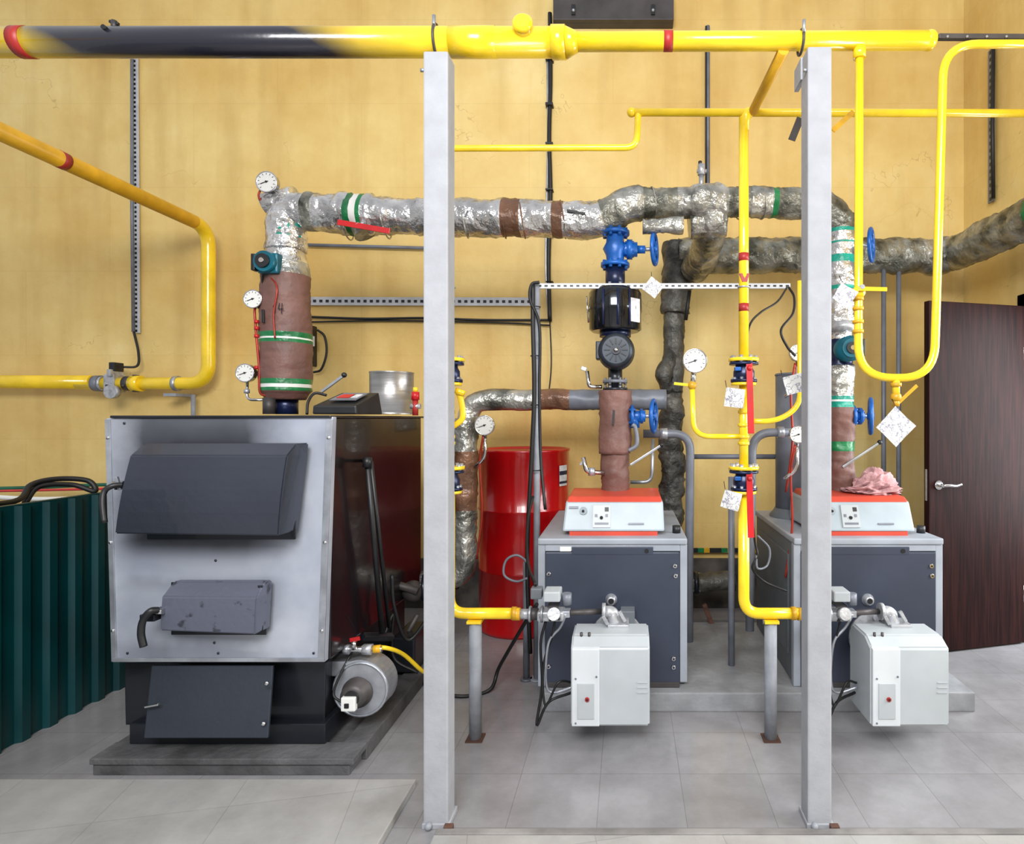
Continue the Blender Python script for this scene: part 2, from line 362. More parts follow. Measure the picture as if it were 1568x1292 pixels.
    def gauge(s, c, r, stem=None, axis=(0, -1, 0), rim=None):
        c = Vector(c); a, x, y = basis(axis); rim = rim or CHROME
        s.lathe(c-a*.03, a, [(0, r*.85), (.004, r*.97), (.03, r*.98), (.036, r*1.04), (.04, r), (.036, r*.9)], rim, 32)
        s.cyl(c+a*.0, c+a*.0068, r*.91, WFACE, seg=32)
        f = c+a*.0078
        for k in range(11):
            t = math.radians(-225+27*k); d = Vector((math.cos(t), 0, -math.sin(t)))
            s.bar(f+d*r*.68, f+d*r*.84, r*.045, .001, BLK)
        t = math.radians(200); d = Vector((math.cos(t), 0, math.sin(t)))
        s.bar(f+a*.001-d*r*.2, f+a*.001+d*r*.62, r*.07, .0015, BLK); s.cyl(f, f+a*.004, r*.1, BLK, seg=12)
    def done(s):
        me = bpy.data.meshes.new(s.n); c0 = Vector([(min(v[i] for v in s.v)+max(v[i] for v in s.v))/2 for i in range(3)])
        me.from_pydata([v-c0 for v in s.v], [], s.f)
        for m in s.mats: me.materials.append(m)
        me.polygons.foreach_set('material_index', s.m); me.polygons.foreach_set('use_smooth', s.s)
        bm = bmesh.new(); bm.from_mesh(me); bmesh.ops.recalc_face_normals(bm, faces=bm.faces); bm.to_mesh(me); bm.free()
        me.update(); o = bpy.data.objects.new(s.n, me); o.location = c0; scene.collection.objects.link(o); return o

# ---------------------------------------------------------------- room
YW, XR = 4.3, 2.41
b = B('wall_back'); b.box((-6.5, YW, 0), (XR+.2, YW+.2, 5), WALL)
b.done()
b = B('wall_right')
b.box((XR, 3.66, 0), (XR+.2, YW, 5), WALL); b.box((XR, 2.84, 2.06), (XR+.2, 3.66, 5), WALL)
b.box((XR, 2.4, 0), (XR+.2, 2.84, 5), WALL); b.box((XR, 1.0, 0), (XR+.2, 2.4, .9), WALL); b.box((XR, 1.0, 2.5), (XR+.2, 2.4, 5), WALL)
b.box((XR, -1.5, 0), (XR+.2, 1.0, 5), WALL); b.done()
b = B('floor'); b.box((-6.5, -1.5, -.1), (XR+1.6, YW+.2, 0), FLOOR); b.done()
b = B('baseboard_back'); b.box((-6.5, YW-.03, 0), (XR, YW, .35), DKSKIRT, .004); b.done()
b = B('trim_1')
b.box((-4.5, -1.0, 0), (PX(637, 2.2), 2.2, .03), SLAB, .004); b.done()
b = B('trim_2')
b.box((-.62, -1.0, 0), (XR, 1.93, .012), SLAB, .003); b.box((-.62, 1.93, 0), (XR, 1.955, .016), DCONC, .003); b.done()
b = B('window_1')
for z in (.92, 1.7, 2.48): b.box((XR+.05, 1.0, z-.03), (XR+.12, 2.4, z+.03), WHT, .005)
for y in (1.03, 1.7, 2.37): b.box((XR+.05, y-.03, .9), (XR+.12, y+.03, 2.5), WHT, .005)
b.done()
b = B('door_1')
h = Vector((2.37, 3.61, 0)); e = Vector((1.715, 3.44, 0)); d = (e-h).normalized(); nn = Vector((d.y, -d.x, 0)); nn = nn if nn.y < 0 else -nn
def dp(t, z, o): q = h+d*t+nn*o; return Vector((q.x, q.y, z))
L = (e-h).length
b.hexa([dp(0, .01, .02), dp(L, .01, .02), dp(L, 2.02, .02), dp(0, 2.02, .02), dp(0, .01, -.02), dp(L, .01, -.02), dp(L, 2.02, -.02), dp(0, 2.02, -.02)], DOORM, .004)
hz = PZ(742, 3.45)
b.cyl(dp(L-.06, hz, .02), dp(L-.06, hz, .03), .026, CHROME); b.cyl(dp(L-.06, hz, .03), dp(L-.06, hz, .065), .009, CHROME)
b.tube(spline([dp(L-.06, hz, .063), dp(L-.10, hz, .066), dp(L-.15, hz-.004, .062), dp(L-.185, hz+.004, .06)]), .008, CHROME, 10)
b.box((1.712, 3.435, hz-.09), (1.716, 3.455, hz+.09), STEEL)
for z in (.3, 1.75): b.cyl((2.375, 3.6, z-.05), (2.375, 3.6, z+.05), .01, CHROME)
b.done()
b = B('trim_3')
b.box((XR-.02, 3.6, 0), (XR+.1, 3.68, 2.1), DOORM, .004); b.box((XR-.02, 2.83, 2.02), (XR+.1, 3.68, 2.1), DOORM, .004); b.box((XR-.02, 2.83, 0), (XR+.1, 2.9, 2.1), DOORM, .004); b.done()
b = B('trim_4')
b.box(P(847, 30, 4.2), P(1030, 2, 4.3), DARKM, .004)
b.box(P(847, 36, 4.24), P(1030, 31, 4.3), DARKM)
for u in (878, 1000): b.box(P(u-3, 22, 4.19), P(u+3, 8, 4.2), BLK); b.sph(P(u, 16, 4.19), .012, STEEL)
b.done()

# ---------------------------------------------------------------- support columns
for (u0, u1, side, vt) in ((648, 686, 1, 78), (1237, 1274, -1, 71)):
    b = B('support_column'); y0, y1 = 1.975, 2.055
    x0, x1 = PX(u0, y0), PX(u1, y0)
    b.box((x0, y0, 0), (x1, y1, PZ(vt, y0)), WHT, .006)
    b.box((x0-.004, y0-.004, 0), (x1+.006, y1+.012, .018), WHT, .003)
    b.sph(((x0+x1)/2-.02, y0-.012, .016), .012, POST); b.box((x1-.01, y0-.02, 0), (x1+.02, y0, .02), RUST, .003)
    b.box((x0-.006, y1-.02, PZ(vt+35, y0)), (x0+.01, y1+.06, PZ(vt, y0)), WHT, .002)
    b.cyl((x0-.012, y0+.01, PZ(105, y0)), (x0+.002, y0+.01, PZ(105, y0)), .006, STEEL, seg=8)
    b.done()

# ---------------------------------------------------------------- gas main
ym = 2.12
zc = PZ(65, ym)
b = B('gas_main_pipe')
xe = -2.89
b.tube([Vector((xe, 1.2, zc)), Vector((xe, ym-.02, zc))], .05, YELD, 20)
b.tube([(xe, ym, zc), (PX(868, ym), ym, zc)], S(21.5, ym), SCORCH, 36)
b.cyl(P(845, 65, ym), P(866, 65, ym), S(24, ym), YEL, seg=28)
b.cyl(P(866, 65, ym), P(884, 64, ym), S(23, ym), YEL, S(14.5, ym), seg=28)
b.cyl(P(690, 65, ym), P(760, 65, ym), S(22.3, ym), YEL, seg=28)
b.tube([P(880, 64, ym), P(1420, 62, ym)], S(14, ym), YEL, 24)
b.lathe(P(1418, 62, ym), (1, 0, 0), [(0, S(14, ym)), (.01, S(15, ym)), (.02, S(14.5, ym)), (.03, S(11, ym)), (.036, S(5, ym)), (.038, .001)], YEL)
b.cyl(P(28, 65, ym), P(47, 65, ym), S(22.2, ym), BAND, seg=28)
b.cyl(P(1016, 63, ym), P(1030, 63, ym), S(14.6, ym), BAND, seg=24)
c = P(805, 60, ym); b.cyl(c, c+Vector((0, -.062, .012)), S(13, ym), YEL); b.lathe(c+Vector((0, -.062, .012)), (0, -1, .2), [(0, S(15, ym)), (.012, S(15, ym)), (.018, S(11, ym))], YEL)
for u, r in ((670, 24), (1226, 17)):
    cx = PX(u, ym)
    b.torus((cx, ym, zc), (1, 0, 0), S(r, ym), .005, DARKM)
    b.cyl((cx, ym-.04, zc+.01), (cx, ym-.04, zc+S(r+6, ym)), .006, STEEL)
b.cyl(P(175, 46, ym), P(175, 32, ym), .010, DARKM, seg=8); b.bar(P(168, 33, ym), P(182, 37, ym), .010, .010, BLK)
b.cyl(P(178, 56, ym)+Vector((0, -.042, 0)), P(178, 56, ym)+Vector((0, -.055, 0)), .008, BLK)
b.done()
b = B('pipe_end_bracket'); b.bar(P(1436, 57, 2.13), Vector((XR, 2.13, PZ(60, 2.13))), .018, .02, DARKM)
for u in (1450, 1480, 1510, 1540): b.cyl(P(u, 57, 2.12), P(u, 57, 2.12)+Vector((0, -.006, 0)), .004, STEEL, seg=8)
b.done()

b = B('gas_feed_pipe')
pa = Vector((xe, ym, zc)); pb = P(318, 345, 4.15); pb.x = xe; pb.z = 2.66
path = fillet([pa, pb, Vector((xe, 4.15, PZ(587, 4.15))), P(120, 587, 4.15)], .14, 10)
b.tube(path, .043, lambda p: YELD if p.y < 3.95 else YEL, 20)
b.tube([P(142, 585, 4.15), P(-120, 584, 4.15)], .046, YEL, 20)
for t in (3.05,): b.cyl((xe, t, zc+(pb.z-zc)*(t-ym)/(4.15-ym)), (xe, t+.04, zc+(pb.z-zc)*(t+.04-ym)/(4.15-ym)), .0445, BAND)
b.cyl(P(268, 587, 4.15), P(274, 587, 4.15), .052, STEEL); b.box(P(250, 602, 4.1), P(300, 608, 4.29), POST); b.cyl(P(296, 604, 4.2), P(296, 655, 4.2), .014, POST)
b.cyl(P(146, 587, 4.15), P(156, 587, 4.15), .055, GPIPE); b.cyl(P(203, 587, 4.15), P(217, 587, 4.15), .055, YEL)
b.done()
b = B('gas_solenoid_valve')
b.box(P(158, 600, 4.1), P(193, 574, 4.2), ALU, .006); b.box(P(163, 576, 4.08), P(190, 567, 4.19), ALU, .005)
b.box(P(166, 568, 4.1), P(190, 556, 4.18), BLK, .006); b.cyl(P(193, 587, 4.15), P(204, 587, 4.15), .05, DARKM)
b.cyl(P(176, 600, 4.1), P(176, 600, 4.1)+Vector((0, -.04, 0)), .045, ALU); b.cyl(P(154, 587, 4.15), P(160, 587, 4.15), .05, ALU)
b.cyl(P(208, 600, 4.15), P(208, 574, 4.15), .02, DARKM)
for u in (163, 188): b.cyl(P(u, 590, 4.1), P(u, 590, 4.09), .008, BLK)
b.tube(spline([P(205, 508, 4.26), P(212, 540, 4.24), P(210, 560, 4.2), P(188, 562, 4.15)]), .008, RUB, 8)
b.done()

# ---------------------------------------------------------------- gas distribution (header at y=2.53)
yg = 2.53; X1 = .492; OXL = -1.24
b = B('gas_header_pipe')
zz = PZ(174, yg); rh = S(6, yg)
b.tube([P(967, 172, yg), Vector((2.35, yg, zz))], rh, YEL, 14); b.sph(P(967, 172, yg), rh*1.2, YEL)
b.tube(fillet([P(970, 172, yg), P(977, 172, yg), P(975, 226, yg), P(700, 227, yg), Vector((X1+OXL, yg, PZ(227, yg))), Vector((X1+OXL, yg, PZ(300, yg)))], .05), S(5, yg), YEL, 14)
b.tube([Vector((PX(1200, ym), ym, PZ(76, ym))), P(1152, 172, yg)], S(7, yg), YELD, 14)
b.bar(P(1275, 200, 2.2), P(1308, 170, 2.53), .02, .004, YELD); b.bar(P(1212, 215, 2.5), P(1226, 180, 2.45), .03, .006, DARKM)
b.done()
b = B('gas_purge_loop_pipe')
r = S(6.3, ym)
b.tube(fillet([P(1316, 72, ym), P(1314, 578, ym), P(1430, 579, ym), P(1434, 460, ym), P(1445, 68, ym), P(1700, 67, ym)], .12, 10), r, YEL, 16)
b.cyl(P(1316, 90, ym), P(1316, 72, ym), r*1.5, YEL)
b.tube([P(1372, 578, ym), P(1372, 606, ym)], r*.9, YEL, 14); b.cyl(P(1372, 586, ym), P(1372, 592, ym), r*1.3, YELD)
b.sph(P(1372, 608, ym), r*1.3, YELD); b.bar(P(1372, 620, ym), P(1404, 590, ym), .012, .006, YELD)
b.cyl(P(1372, 612, ym), P(1372, 622, ym), r*.8, YELD)
for v in (455, 470, 505, 490): b.cyl(P(1314, v, ym), P(1314, v+5, ym), r*1.4, YELD, seg=8)
b.sph(P(1315, 447, ym), r*1.6, YEL); b.bar(P(1315, 442, ym-.03), P(1358, 443, ym-.03), .014, .006, YEL)
b.cyl(P(1315, 442, ym), P(1315, 442, ym)+Vector((0, -.035, 0)), .008, STEEL)
b.done()
def tag(c, sz, rot, tilt=0):
    b = B('paper_valve_tag'); c = Vector(c); q = []
    for k in range(4):
        t = math.radians(rot+90*k); q.append(c+Vector((math.cos(t)*sz, math.sin(tilt)*math.cos(t)*sz, math.sin(t)*sz)))
    n_ = 6; vs = []
    for i in range(n_+1):
        for j in range(n_+1):
            s_, t_ = i/n_, j/n_
            p = q[0]*(1-s_)*(1-t_)+q[1]*s_*(1-t_)+q[2]*s_*t_+q[3]*(1-s_)*t_
            p.y += .006*math.sin(3*s_+2*t_+c.x*7); vs.append(p)
    fs = [(i*(n_+1)+j, (i+1)*(n_+1)+j, (i+1)*(n_+1)+j+1, i*(n_+1)+j+1) for i in range(n_) for j in range(n_)]
    b.add(vs, fs, TAG, True); b.tube([q[1], q[1]+Vector((0, .03, .03))], .0015, RUB, 5)
    b.done()
tag(P(1372, 653, ym-.03), S(31, ym), 2)
tag(P(1294, 452, ym-.04), S(20, ym), 12)
tag(P(1216, 588, 2.3), S(20, 2.3), 60)

def gas_train(ox, top_v, name):
    b = B(name); x = X1+ox; y = yg
    def q(u, v, yy=yg): p = P(u, v, yy); p.x += ox; return p
    r = S(7.5, y)
    b.tube([(x, y, PZ(top_v, y)), (x, y, PZ(552, y))], r, YEL, 18)
    if ox == 0: b.tube(fillet([P(1152, 172, y), P(1143, 172, y), (x, y, PZ(200, y))], .04), r, YEL, 16)
    for v in (388, 465): b.cyl((x, y, PZ(v+12, y)), (x, y, PZ(v, y)), r*1.04, BAND)
    b.hexa([(x-r*.5, y-r*1.08, PZ(433, y)), (x+r*.5, y-r*1.08, PZ(433, y)), (x+r*1, y-r*.9, PZ(420, y)), (x-r*1, y-r*.9, PZ(420, y)), (x-r*.5, y, PZ(433, y)), (x+r*.5, y, PZ(433, y)), (x+r, y, PZ(420, y)), (x-r, y, PZ(420, y))], BAND)
    b.torus((x, y, PZ(440, y)), (0, 0, 1), r*1.1, .004, STEEL)
    for v0, lev in ((551, 1), (716, 1)):
        b.flange((x, y, PZ(v0, y)), (0, 0, 1), S(23, y), .014, YEL, 8)
        b.flange((x, y, PZ(v0+6, y)), (0, 0, 1), S(22, y), .01, NAVY, 0)
        b.lathe((x, y, PZ(v0+34, y)), (0, 0, 1), [(0, S(12, y)), (.02, S(16, y)), (.045, S(16, y)), (.06, S(13, y)), (.08, S(12, y))], NAVY)
        b.flange((x, y, PZ(v0+32, y)), (0, 0, 1), S(20, y), .012, NAVY, 8)
        b.flange((x, y, PZ(v0+37, y)), (0, 0, 1), S(19, y), .012, YEL, 0)
        c = Vector((x+.012, y-.05, PZ(v0+14, y))); b.cyl((c.x, y, c.z), c, .014, STEEL)
        ln = S(98 if v0 < 600 else 88, y)
        b.bar(c+Vector((0, -.004, .02)), c+Vector((.004, -.02, -ln)), .026, .006, RED)
        b.sph(c+Vector((0, -.01, 0)), .011, RED)
        b.box((x-.045, y-.05, PZ(v0+18, y)), (x-.02, y-.02, PZ(v0+12, y)), BLUE, .003)
    b.tube([(x, y, PZ(588, y)), (x, y, PZ(718, y))], S(7, y), YEL, 16)
    for v in (628, 648, 666, 676): b.cyl((x, y, PZ(v+5, y)), (x, y, PZ(v, y)), S(9, y), YEL, seg=8)
    xe_ = PX(1222, y) if ox == 0 else PX(795, y)
    b.tube(fillet([(x, y, PZ(752, y)), (x, y, PZ(939, y)), (xe_, y, PZ(939, y))], .07, 10), S(8.5, y), YEL, 18)
    b.cyl((xe_-.03, y, PZ(939, y)), (xe_-.01, y, PZ(939, y)), S(10.5, y), YELD, seg=8)
    if ox == 0:
        g = q(1063, 553)
        b.tube(fillet([q(1137, 668), q(1062, 668), q(1060, 596)], .07, 8), S(4, y), YEL, 12)
        b.sph(q(1060, 590), S(7, y), YELD); b.bar(q(1060, 590), q(1032, 587), .012, .006, YEL); b.tube([q(1061, 588), q(1062, 568)], S(4, y), CHROME, 10)
        b.gauge(g+Vector((0, -.02, 0)), S(18, y))
        b.tube(fillet([q(1137, 645), q(1190, 645), q(1225, 622), q(1225, 430)], .06, 8), S(4.2, y), YEL, 12)
    else:
        b.tube(spline([P(690, 655, y), P(708, 640, y), P(706, 612, y), P(700, 598, y)]), S(4.5, y), YEL, 12); b.cyl(P(703, 604, y), P(706, 596, y), S(8, y), YEL, seg=8)
    return b
b = gas_train(0, 180, 'gas_valve_train'); b.done()
b = gas_train(OXL, 290, 'gas_valve_train'); b.done()
tag(P(1125, 609, yg-.06), S(20, yg), 38); tag(P(1120, 766, yg-.06), S(19, yg), 30)
for u in (728, 1180):
    b = B('pipe_support_post'); x = PX(u, yg)
    b.tube([(x, yg, 0), (x, yg, PZ(952, yg))], S(9.5, yg), POST, 18); b.box((x-.035, yg-.035, 0), (x+.035, yg+.035, .006), RUST)
    b.tube([(x-.028, yg, PZ(955, yg)), (x-.028, yg, PZ(946, yg)), (x, yg, PZ(944, yg))], .006, POST, 8); b.box((x-.03, yg-.03, PZ(952, yg)), (x+.03, yg+.03, PZ(948, yg)), YEL)
    b.done()

# ---------------------------------------------------------------- gas boilers
b = B('boiler_plinth')
b.box((-.39, 2.76, 0), (1.6, 3.72, .088), CURB, .006); b.done()
def gas_boiler(ox):
    b = B('gas_boiler')
    x0, x1, y0, y1 = -.418+ox, .283+ox, 2.83, 3.66
    zt = .787; zb = .09
    b.box((x0+.008, y0+.02, zb), (x1-.008, y1, zt-.025), BSIDE, .004)
    b.box((x0, y0-.02, zt-.03), (x1, y1+.01, zt), BGREY, .008)
    b.box((x0, y0-.01, zb), (x0+.034, y0+.03, zt-.03), BGREY, .004)
    b.box((x1-.034, y0-.01, zb+.02), (x1, y0+.03, zt-.03), BGREY, .004)
    b.box((x0+.034, y0-.012, PZ(843, y0)), (x1-.034, y0+.02, zt-.032), BGREY, .003)
    b.box((x0+.16, y0-.018, PZ(848, y0)), (x1-.16, y0-.008, PZ(836, y0)), NAVP, .003)
    b.box((PX(858, y0)+ox, y0-.014, PZ(843, y0)), (PX(875, y0)+ox, y0-.011, PZ(836, y0)), WFACE)
    b.cyl((PX(990, y0)+ox, y0-.022, PZ(842, y0)), (PX(990, y0)+ox, y0, PZ(842, y0)), .01, BLK)
    b.box((x0+.034, y0-.016, zb), (x1-.036, y0+.01, PZ(844, y0)), NAVP, .006)
    b.box((x0+.034, y0-.02, zb), (x1-.036, y0-.012, PZ(1042, y0)), DARKM, .002)
    for (u, v) in ((841, 877), (1033, 865), (1034, 880), (1031, 1006), (1031, 1019), (841, 1018)):
        c = Vector((PX(u, y0)+ox, y0-.016, PZ(v, y0))); b.cyl(c, c+Vector((0, -.008, 0)), .012, CHROME, .009)
        b.cyl(c+Vector((0, -.008, 0)), c+Vector((0, -.011, 0)), .004, BLK)
    c = Vector((PX(936, y0)+ox, y0-.016, PZ(916, y0))); b.lathe(c, (0, -1, 0), [(0, .028), (.01, .028), (.014, .02), (.03, .02), (.03, .012)], STEEL); b.cyl(c, c+Vector((0, -.031, 0)), .013, BLK)
    if ox > 0: b.box((x0+.002, y0+.1, .2), (x0+.009, y1-.1, zt-.1), BSIDE, .002)
    cx0, cx1 = PX(863, 2.9)+ox, PX(1016, 2.9)+ox
    b.box((cx0+.03, 2.88, zt), (cx1-.03, 3.25, zt+.02), ORG)
    b.hexa([(cx0-.004, 2.875, .808), (cx1+.004, 2.875, .808), (cx1, 2.93, .945), (cx0+.008, 2.93, .945), (cx0, 3.3, .80), (cx1, 3.3, .80), (cx1, 3.3, .945), (cx0, 3.3, .945)], CTRL, .01)
    b.hexa([(cx0+.012, 2.925, .94), (cx1-.004, 2.925, .94), (cx1-.01, 2.96, .965), (cx0+.018, 2.96, .965), (cx0+.01, 3.28, .94), (cx1-.004, 3.28, .94), (cx1-.01, 3.26, .972), (cx0+.018, 3.26, .972)], ORG, .008)
    def fp(u, v):
        z = PZ(v, 2.9); t = (z-.808)/(.137); return Vector((PX(u, 2.9)+ox, 2.875+.055*t-.003, z))
    def face(u0, v0, u1, v1, mat, th=.004):
        a = [fp(u0, v1), fp(u1, v1), fp(u1, v0), fp(u0, v0)]; o = Vector((0, -th, 0)); i = Vector((0, .01, 0))
        b.hexa([p+o for p in a]+[p+i for p in a], mat)
    face(908, 774, 935, 806, BURN); face(926, 777, 932, 783, BLK, .006); face(911, 787, 915, 791, GPIPE, .006); face(927, 787, 931, 791, GPIPE, .006); face(911, 799, 932, 802, GPIPE, .005)
    c = fp(893, 782); b.cyl(c, c+Vector((0, -.012, 0)), .018, CTRL); b.cyl(c, c+Vector((0, -.02, 0)), .006, BLK)
    c = fp(921, 792); b.cyl(c, c+Vector((0, -.010, 0)), .008, BLK, seg=12)
    face(871, 776, 885, 779, GPIPE, .003); face(962, 800, 986, 802, GPIPE, .003)
    b.cyl((x1-.04, 2.95, zt), (x1-.04, 2.95, zt+.035), .02, BLK)
    b.done()
    b = B('gas_burner'); yb = 2.4
    bx0, bx1 = PX(874, yb)+ox, PX(995, yb)+ox; z0, z1 = PZ(1113, yb), PZ(993, yb); zt2 = .462
    xm = PX(918, yb)+ox
    def prof(xa, xb, yf, mat, bev):
        bm = bmesh.new(); pr = [(yf, z0), (yf, z1), (yf+.06, zt2), (yf+.20, zt2), (yf+.23, zt2-.04), (yf+.23, z0)]
        A = [bm.verts.new((xa, p, z)) for p, z in pr]; C = [bm.verts.new((xb, p, z)) for p, z in pr]
        bm.faces.new(A); bm.faces.new(C[::-1]); n_ = len(pr)
        for i in range(n_): bm.faces.new([A[i], C[i], C[(i+1) % n_], A[(i+1) % n_]])
        bmesh.ops.recalc_face_normals(bm, faces=bm.faces); bmesh.ops.bevel(bm, geom=list(bm.edges), offset=bev, segments=3, affect='EDGES')
        b.bm(bm, mat)
    prof(bx0, bx1, yb+.004, BURN, .008)
    b.hexa([(bx0+.004, yb-.006, z0+.005), (xm, yb-.006, z0+.005), (xm, yb-.006, z1), (bx0+.004, yb-.006, z1)]+[(bx0+.004, yb+.02, z0+.005), (xm, yb+.02, z0+.005), (xm, yb+.05, z1+.01), (bx0+.004, yb+.05, z1+.01)], BURNW, .004)
    b.box((bx0+.026, yb-.009, PZ(1100, yb)), (xm-.02, yb, PZ(1045, yb)), BURN, .003)
    b.cyl((bx0+.066, yb-.014, PZ(1069, yb)), (bx0+.066, yb, PZ(1069, yb)), .009, BAND, seg=12)
    b.cyl((bx0+.066, yb-.016, PZ(1069, yb)), (bx0+.066, yb, PZ(1069, yb)), .004, BLK, seg=8)
    for v in (1038, 1106): b.cyl((bx0+.02, yb-.009, PZ(v, yb)), (bx0+.02, yb, PZ(v, yb)), .004, GPIPE, seg=8)
    b.cyl((xm-.012, yb-.009, PZ(1035, yb)), (xm-.012, yb, PZ(1035, yb)), .004, GPIPE, seg=8)
    for k in range(3): b.box((bx1-.05, yb+.001, .25+.02*k), (bx1-.01, yb+.006, .254+.02*k), BURN)
    cx = (bx0+bx1)/2+.02
    b.cyl((cx, 2.62, .33), (cx, 2.84, .33), .085, ALU); b.flange((cx, 2.80, .33), (0, 1, 0), .12, .02, ALU, 6)
    ex = PX(938, 2.6)+ox
    b.tube(fillet([(ex-.03, 2.6, PZ(937, 2.6)), (ex, 2.6, PZ(937, 2.6)), (ex+.02, 2.58, PZ(970, 2.6))], .05, 8), .027, ALU, 16)
    b.cyl((ex-.045, 2.6, PZ(936, 2.6)), (ex-.03, 2.6, PZ(936, 2.6)), .036, ALU); b.box((ex-.02, 2.54, .455), (ex+.07, 2.64, .475), ALU, .004)
    b.bar((ex-.02, 2.56, .47), (ex-.04, 2.56, PZ(938, 2.6)), .014, .014, ALU); b.bar((ex+.055, 2.57, .48), (ex+.03, 2.57, PZ(932, 2.6)), .014, .014, ALU)
    b.box((PX(950, 2.75)+ox, 2.74, .39), (PX(972, 2.75)+ox, 2.82, PZ(935, 2.75)), BSIDE, .004)
    for du in (890, 902):
        c = Vector((PX(du, 2.45)+ox, 2.46, .452)); b.cyl(c, c+Vector((0, 0, .02)), .006, DARKM)
    b.done()
    b = B('gas_control_valve'); y = yg
    def q(u, v, yy=yg): p = P(u, v, yy); p.x += ox; return p
    b.cyl(q(785, 940), q(797, 940), S(10, y), YELD, seg=8); b.cyl(q(796, 940), q(812, 940), S(8, y), ALU, seg=8); b.cyl(q(810, 940), q(824, 940), S(9, y), DARKM, seg=12)
    b.box(q(822, 952, y-.03), q(866, 928, y+.05), ALU, .008); b.box(q(832, 922, y-.05), q(861, 897, y+.04), BURN, .006); b.box(q(812, 918, y-.02), q(832, 896, y+.03), BSIDE, .006)
    b.cyl(q(848, 940, y-.03), q(848, 940, y-.06), .026, ALU); b.cyl(q(868, 925), q(868, 908), .02, GPIPE); b.box(q(838, 930, y-.04), q(858, 922, y+.03), DARKM, .003)
    b.box(q(860, 946, y-.02), q(874, 930, y+.03), STEEL, .004); b.cyl(q(872, 938), q(920, 936, 2.6), .012, DARKM)
    b.torus(q(830, 940, y-.02), (1, 0, 0), .03, .005, STEEL); b.torus(q(812, 940), (1, 0, 0), .028, .006, STEEL)
    for k, (uu, vv) in enumerate(((828, 945), (842, 950), (856, 948))): b.cyl(q(uu, vv, y-.03), q(uu, vv, y-.037), .006, BLK, seg=8)
    b.tube(spline([q(836, 950), q(828, 985), q(830, 1050), q(822, 1110, 2.5), q(840, 1075, 2.5), q(876, 1060, 2.55)]), .006, RUB, 8)
    b.tube(spline([q(850, 950), q(845, 975), q(832, 1020), q(835, 1080, 2.5), q(855, 1045, 2.5), q(878, 1045, 2.55)]), .005, RUB, 8)
    b.tube(spline([q(866, 940, y-.02), q(858, 960), q(840, 985), q(836, 1040), q(845, 1060), q(876, 1052)]), .006, STEEL, 8)
    if ox == 0: b.tube(spline([q(820, 896), q(808, 860, 2.7), q(808, 800, 2.9), q(816, 760, 3.0)]), .007, RUB, 8)
    b.done()
gas_boiler(0); gas_boiler(1.2)

# ---------------------------------------------------------------- solid fuel boiler
b = B('solid_fuel_boiler')
yf = 2.30
b.box((PX(170, 2.33), 2.33, PZ(1014, yf)), (PX(503, 2.31), 3.35, PZ(639, yf)), SIDE, .006)
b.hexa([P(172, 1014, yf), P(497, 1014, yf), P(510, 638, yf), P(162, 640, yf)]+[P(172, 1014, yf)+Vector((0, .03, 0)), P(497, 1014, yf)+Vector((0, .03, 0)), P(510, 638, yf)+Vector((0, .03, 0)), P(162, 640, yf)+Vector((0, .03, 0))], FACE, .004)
for ua, ub, w in ((172, 162, 8), (497, 510, -10)):
    p0, p1 = P(ua, 1012, yf), P(ub, 642, yf)
    b.bar(p0+Vector((S(w, yf)/2, -.002, 0)), p1+Vector((S(w, yf)/2, -.002, 0)), S(abs(w), yf), .006, STEEL)
    for v in (670, 830, 965):
        t = (1012-v)/370; c = p0.lerp(p1, t)+Vector((S(w, yf)/2, -.006, 0)); b.sph(c, .007, CHROME, (1, .6, 1), 10)
b.box(P(168, 640, yf-.01), (PX(508, yf), 3.36, PZ(636, yf)), DKST, .003)
b.bar(P(172, 1010, yf-.004), P(497, 1010, yf-.004), .014, .006, STEEL)
for (u, v) in ((195, 1000), (480, 1000), (334, 1000), (328, 984), (190, 648), (330, 858)): b.sph(P(u, v, yf-.002), .005, DKST, (1, .6, 1), 8)
def ring(pts, y): return [P(u, v, y) for u, v in pts]
b.hexa(ring([(225, 826), (453, 826), (453, 688), (225, 688)], 2.27)+ring([(225, 826), (453, 826), (453, 688), (225, 688)], 2.30), DKST, .004)
def shell(TL, TR, BR, BL, y_f, y_b, mat, bow, rows=8):
    vs = []; fs = []
    for i in range(rows+1):
        t = i/rows
        yy = y_f + bow*((2*t-1)**2) + (.05 if i == 0 else 0)
        a = (TL[0]+(BL[0]-TL[0])*t, TL[1]+(BL[1]-TL[1])*t); c = (TR[0]+(BR[0]-TR[0])*t, TR[1]+(BR[1]-TR[1])*t)
        for u, v in (a, c): vs.append(P(u, v, y_f)+Vector((0, yy-y_f, 0)))
    n_ = len(vs)
    for p in list(vs): vs.append(Vector((p.x+.01, y_b, p.z)))
    for i in range(rows):
        A, C, D, E = 2*i, 2*i+1, 2*i+3, 2*i+2
        fs += [(A, C, D, E), (n_+A, n_+E, n_+D, n_+C), (A, E, n_+E, n_+A), (C, n_+C, n_+D, D)]
    fs += [(0, n_, n_+1, 1), (2*rows, 2*rows+1, n_+2*rows+1, n_+2*rows)]
    bm = bmesh.new(); V = [bm.verts.new(p) for p in vs]
    for f in fs: bm.faces.new([V[k] for k in f])
    bmesh.ops.recalc_face_normals(bm, faces=bm.faces); es = [e for e in bm.edges if e.calc_face_angle(0) > .5]
    bmesh.ops.bevel(bm, geom=es, offset=.005, segments=2, affect='EDGES')
    b.bm(bm, mat)
shell((200, 680), (441, 680), (424, 821), (171, 818), 2.15, 2.275, HATCH, .010)
b.box(P(445, 704, 2.20), P(458, 688, 2.29), DKST, .004); b.box(P(443, 766, 2.2), P(460, 738, 2.29), DKST, .004); b.cyl(P(449, 822, 2.25), P(449, 690, 2.25), .01, DKST)
